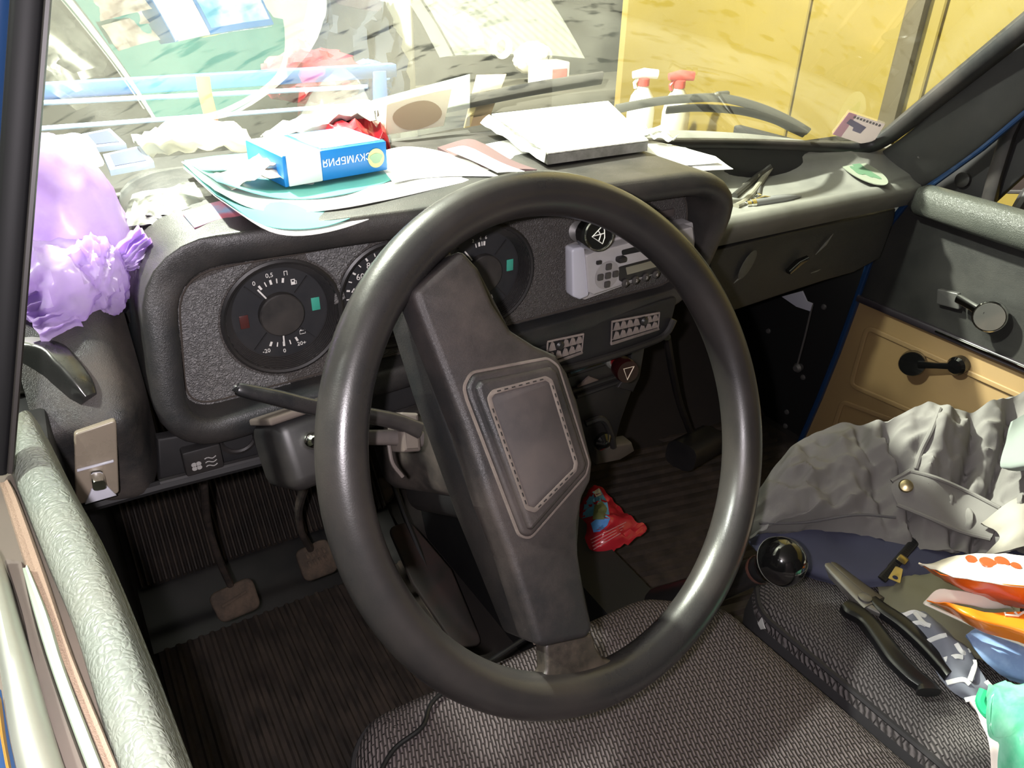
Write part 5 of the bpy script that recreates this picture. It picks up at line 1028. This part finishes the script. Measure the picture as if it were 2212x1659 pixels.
for ed in ([(1968, 1018), (2020, 1032), (2090, 1062), (2160, 1098)], [(1938, 1090), (2010, 1120), (2075, 1148), (2140, 1165)], [(1926, 1040), (1968, 1016)]):
    MB().tube(cr([on(JT, a, b, .007) for a, b in ed], 5), .0026, 8).build('tab_hem', jacket_m, jk)
b_ = on(tree(wtab), 1957, 1050, .002); MB().lathe(b_, nrm(CAM-b_+V(0, 0, .2)), [(.0072, -.001), (.0078, .0015), (.0065, .004), (.003, .005), (.0005, .0052)], 24).build('snap_button', brass, jk)
MB().tube(cr([on(JT, a, b, .002) for a, b in ((2030, 882), (2012, 930), (1990, 975), (1978, 1012))], 5), .003, 8).build('seam', jacket_m, jk)
MB().tube(cr([on(JT, a, b, .0015) for a, b in ((1640, 1130), (1740, 1128), (1850, 1112), (1935, 1118))], 5), .0016, 8).build('hem_stitch', jacket_dk, jk)
sheet('jacket_collar', [[(2190, 905, .56), (2260, 870, .57), (2330, 860, .57)], [(2160, 1000, .53), (2230, 985, .55), (2330, 960, .55)], [(2178, 1015, .525), (2240, 1020, .54), (2330, 1010, .54)]], M('collar_green_grey', (.20, .23, .215), .85), parent=jk, amp=.006, sc=24, thick=.004)
sheet('jacket_lining', [[(2120, 1130, .475), (2180, 1090, .49), (2260, 1060, .5)], [(2160, 1160, .47), (2200, 1140, .485), (2280, 1120, .49)], [(2120, 1205, .46), (2180, 1190, .47), (2280, 1170, .48)]], M('lining_greige', (.30, .28, .245), .85), parent=jk, amp=.008, sc=26, seed=3, thick=.003)
# cloths
sheet('olive_cloth', [[(1885, 1250, .405), (1960, 1245, .415), (2050, 1240, .42), (2200, 1250, .42)], [(1900, 1290, .402), (1960, 1285, .42), (2050, 1280, .425), (2200, 1300, .42)], [(1925, 1330, .400), (1990, 1340, .415), (2080, 1370, .42), (2210, 1420, .41)], [(2000, 1350, .40), (2060, 1390, .405), (2120, 1430, .41), (2230, 1500, .40)]], olive, 'crumpled olive cloth between the navy garment and the orange bag', 'cloth', amp=.012, sc=24, seed=6, sharp=True, thick=.003)
pl_rows = [[(1945, 1322, .41), (1985, 1318, .415), (2010, 1335, .41)], [(1962, 1360, .408), (2010, 1350, .425), (2055, 1370, .42)], [(2005, 1420, .405), (2050, 1405, .425), (2110, 1430, .42)], [(2040, 1480, .404), (2085, 1470, .42), (2140, 1480, .415)], [(2085, 1515, .400), (2120, 1515, .41), (2165, 1510, .40)]]
pc_ = sheet('plaid_cloth', pl_rows, plaid_m, 'grey cloth with white check lines beside the plier handles', 'cloth', amp=.009, sc=30, seed=4, thick=.002, su=8, sv=8)
PT = tree(pc_)
for ln_p in ([(1950, 1330), (1975, 1322), (2000, 1332)], [(1962, 1350), (1985, 1345), (2000, 1350)], [(2005, 1385), (2030, 1375), (2045, 1372)], [(2040, 1425), (2065, 1418), (2080, 1420)], [(2045, 1475), (2080, 1468), (2095, 1478)], [(2065, 1390), (2080, 1410), (2095, 1405)], [(2110, 1415), (2105, 1440), (2095, 1470)], [(2140, 1465), (2150, 1480), (2125, 1500)], [(2085, 1512), (2110, 1508), (2135, 1510)], [(1975, 1322), (1995, 1345), (2010, 1352)]):
    P_ = [on(PT, a, b, .0015) for a, b in ln_p]; P_ = [p for p in P_ if p is not None]
    if len(P_) > 1: MB().loft(sq(cr(P_, 5), .0045, .0010, nrm(CAM-P_[0]), 8, 3)).build('check_line', M('check_white', (.62, .62, .62), .8), pc_)
sheet('light_blue_cloth', [[(2085, 1375, .43), (2120, 1352, .435), (2230, 1330, .44)], [(2110, 1410, .43), (2160, 1400, .44), (2260, 1400, .44)], [(2155, 1450, .42), (2200, 1455, .43), (2280, 1460, .43)], [(2180, 1470, .41), (2220, 1480, .415), (2280, 1500, .41)]], denim, 'mottled light blue cloth under the orange bag', 'cloth', amp=.006, sc=22, seed=7, thick=.003)
sheet('pink_cloth', [[(2095, 1515, .408), (2125, 1512, .41), (2160, 1520, .41)], [(2120, 1560, .405), (2140, 1560, .41), (2200, 1580, .41)], [(2140, 1640, .402), (2165, 1640, .41), (2220, 1660, .41)], [(2150, 1760, .40), (2190, 1760, .405), (2250, 1760, .40)]], pinkc, 'pale pink cloth edge beside the green bag', 'cloth', amp=.005, sc=30, seed=8, thick=.003)
# orange snack bag
ob = thing('snack_bag', hz(2140, 1300, .44), 'shiny orange and white snack bag folded open on the passenger seat', 'bag')
sheet('bag_top', [[(1990, 1222, .475), (2080, 1200, .495), (2170, 1198, .505), (2330, 1215, .51)], [(1985, 1216, .478), (2075, 1222, .502), (2170, 1226, .512), (2330, 1240, .515)], [(1986, 1218, .476), (2060, 1245, .498), (2160, 1262, .508), (2330, 1280, .512)]], white_f, parent=ob, amp=.004, sc=40, seed=1, thick=.001)
sheet('bag_side', [[(1986, 1218, .474), (2060, 1247, .496), (2160, 1264, .506), (2330, 1282, .51)], [(2005, 1235, .468), (2080, 1268, .482), (2160, 1290, .485), (2330, 1320, .49)], [(2040, 1255, .460), (2100, 1285, .465), (2175, 1305, .468), (2330, 1345, .47)]], orange_f, parent=ob, amp=.005, sc=36, seed=2, sharp=True, thick=.001)
sheet('bag_fold', [[(1995, 1300, .455), (2030, 1272, .47), (2100, 1280, .475), (2180, 1304, .47)], [(1998, 1304, .452), (2060, 1300, .462), (2120, 1308, .462), (2185, 1312, .46)], [(2040, 1300, .45), (2090, 1302, .455), (2140, 1310, .455), (2190, 1316, .45)]], white_f, parent=ob, amp=.002, sc=40, seed=3, thick=.001)
sheet('bag_front', [[(2000, 1302, .456), (2060, 1306, .474), (2150, 1320, .478), (2330, 1330, .48)], [(2030, 1312, .452), (2100, 1335, .474), (2180, 1352, .476), (2330, 1400, .48)], [(2060, 1330, .446), (2130, 1362, .458), (2200, 1385, .460), (2330, 1450, .46)]], M('orange_film_bright', (.85, .20, .015), .2, spec=.7), parent=ob, amp=.005, sc=30, seed=5, thick=.001)
MB().tube([hz(a, b, .4535) for a, b in ((1998, 1304), (2060, 1332), (2130, 1364), (2200, 1388), (2330, 1452))], .0016, 6).build('bag_seal', white_f, ob)
OT = tree(bpy.data.objects['bag_top'])
for k, (a, b, r) in enumerate(((2100, 1208, .006), (2135, 1215, .008), (2165, 1212, .007), (2195, 1222, .005))):
    q = on(OT, a, b, .0016)
    if q is not None: MB().lathe(q, ZU, [(r, -.0005), (r*.9, .0006), (.0005, .0008)], 16).build('printed_spot', orange_spot, ob)
FT = tree(bpy.data.objects['bag_front'])
for ln_p in ([(2168, 1318), (2172, 1328), (2200, 1330)], [(2192, 1322), (2200, 1330), (2212, 1322)]):
    P_ = [on(FT, a, b, .0015) for a, b in ln_p]; P_ = [p for p in P_ if p is not None]
    if len(P_) > 1: MB().tube(P_, .0012, 6).build('printed_stroke', white_f, ob)
gb2 = thing('green_bag', hz(2180, 1560, .42), 'shiny green plastic bag at the lower right edge of the seat', 'bag')
sheet('bag_sheet', [[(2128, 1490, .43), (2165, 1474, .45), (2230, 1468, .455), (2330, 1470, .46)], [(2125, 1530, .435), (2170, 1510, .46), (2240, 1520, .47), (2330, 1520, .47)], [(2132, 1570, .43), (2180, 1565, .455), (2240, 1570, .465), (2330, 1580, .46)], [(2145, 1610, .43), (2200, 1620, .455), (2260, 1630, .46), (2330, 1640, .46)], [(2165, 1680, .42), (2210, 1700, .44), (2280, 1720, .44), (2340, 1730, .44)]], green_f, parent=gb2, amp=.016, sc=24, seed=3, sharp=True, thick=.001, su=10, sv=8)
MB().tube(cr([hz(2128, 1492, .432), hz(2120, 1520, .425), hz(2140, 1545, .425), hz(2170, 1530, .45)], 6), .005, 10).build('bag_rolled_edge', M('green_film_dark', (.02, .30, .14), .25), gb2)
# pliers
plr = thing('pliers', hz(1890, 1330, .41), 'combination pliers with black grips lying on the passenger seat', 'pliers')
zp = .412
pj_ = lambda a, b, z=zp: hz(a, b, z)
def jaw(pts, w_, h_, mt, nm): return MB().loft(sq(cr([pj_(*p) for p in pts], 4), list(1.35*np.interp(np.linspace(0, 1, 4*(len(pts)-1)+1), np.linspace(0, 1, len(w_)), w_)), h_, ZU, 14, 3.5)).build(nm, mt, plr)
jaw([(1752, 1192), (1800, 1238), (1850, 1285), (1880, 1312)], [.006, .011, .014, .016], .010, steel, 'jaw')
jaw([(1768, 1196), (1820, 1240), (1866, 1278), (1896, 1302)], [.005, .009, .013, .015], .010, M('steel_dark', (.09, .085, .08), .32, .6, dust=.4), 'jaw')
q = pj_(1868, 1292, zp+.005); MB().lathe(q, ZU, [(.007, -.002), (.007, .002), (.004, .003)], 18).build('pivot', steel, plr)
jaw([(1872, 1305), (1895, 1318), (1915, 1325)], [.012, .010, .009], .008, steel, 'shank')
jaw([(1824, 1308), (1838, 1318), (1870, 1340), (1905, 1385), (1935, 1425), (1970, 1460), (1996, 1480), (2006, 1496)], [.012, .017, .014, .015, .016, .015, .014, .017], [.012]*29, plier_grip, 'grip')
jaw([(1882, 1298), (1905, 1318), (1945, 1345), (1985, 1380), (2015, 1412), (2042, 1442), (2058, 1456)], [.010, .013, .014, .014, .013, .013, .017], [.012]*25, plier_grip, 'grip')
jaw([(1884, 1280), (1893, 1290), (1890, 1312)], [.004, .005, .004], .006, gloss_black, 'wire_spring')

# ================================================================== FLOOR PACKET
rp = thing('snack_packet', hz(1315, 1140, .22), 'crumpled red and blue snack packet beside the tunnel beyond the driver seat', 'packet')
zf = lambda a, b, h=0.: (a, b, .245+h)
pkt = sheet('packet_film', [[zf(1255, 1090, -.02), zf(1275, 1058), zf(1297, 1052)], [zf(1240, 1130, -.02), zf(1290, 1095, .02), zf(1330, 1090)], [zf(1240, 1180, -.02), zf(1300, 1140, .03), zf(1362, 1120, .01)], [zf(1248, 1215, -.02), zf(1310, 1170, .02), zf(1396, 1140)], [zf(1262, 1226, -.03), zf(1322, 1195), zf(1392, 1152)]], red_foil, parent=rp, amp=.010, sc=40, seed=2, sharp=True, thick=.001, su=8, sv=8)
KT = tree(pkt)
def dec(name, pts, mat, lift=.002):
    c = np.mean(np.array(pts, float), axis=0); ring_ = [np.array(p, float)*(1-t)+np.array(pts[(i+1) % len(pts)], float)*t for i, p in enumerate(pts) for t in (0, .34, .67)]; n = len(ring_); vs = []
    for t in (.05, .3, .55, .8, 1.): vs += [on(KT, *(c+(p-c)*t), lift) for p in ring_]
    MB().add(vs, [tuple(range(n))]+[(k*n+i, k*n+(i+1) % n, (k+1)*n+(i+1) % n, (k+1)*n+i) for k in range(4) for i in range(n)]).build(name, mat, rp)
dec('blue_print', [(1262, 1090), (1280, 1062), (1296, 1056), (1312, 1085), (1318, 1120), (1290, 1112), (1258, 1120)], sky_foil)
dec('blue_panel', [(1290, 1120), (1318, 1120), (1312, 1135), (1296, 1148), (1282, 1150), (1276, 1130)], M('panel_blue', (.10, .30, .70), .3), .004)
dec('picture_print', [(1280, 1122), (1284, 1092), (1300, 1082), (1312, 1098), (1306, 1122)], green_print, .005)
dec('white_tip', [(1282, 1062), (1294, 1054), (1300, 1068), (1288, 1074)], white_f, .005)
for k in range(4):
    a, b = (1276+2*k, 1166+7*k), (1352-4*k, 1128+8*k); P_ = [on(KT, a[0]+(b[0]-a[0])*t, a[1]+(b[1]-a[1])*t, .004) for t in (0, .33, .66, 1)]; P_ = [p for p in P_ if p is not None]
    if len(P_) > 1: MB().tube(P_, .0007, 5).build('printed_line', M('print_pink', (.75, .30, .32), .5), rp)
wpp = sheet('floor_paper', [[(1258, 1222, .215), (1302, 1196, .215)], [(1262, 1240, .213), (1298, 1225, .213)], [(1268, 1256, .21), (1290, 1250, .21)]], paper2, 'white paper with a drawn loop under the red packet', 'paper', thick=.0006)
WTp = tree(wpp); P_ = [on(WTp, a, b, .002) for a, b in ((1268, 1240), (1276, 1222), (1288, 1222), (1286, 1240))]; P_ = [p for p in P_ if p is not None]
if len(P_) > 1: MB().tube(cr(P_, 4), .0008, 5).build('drawn_loop', matt_black, wpp)
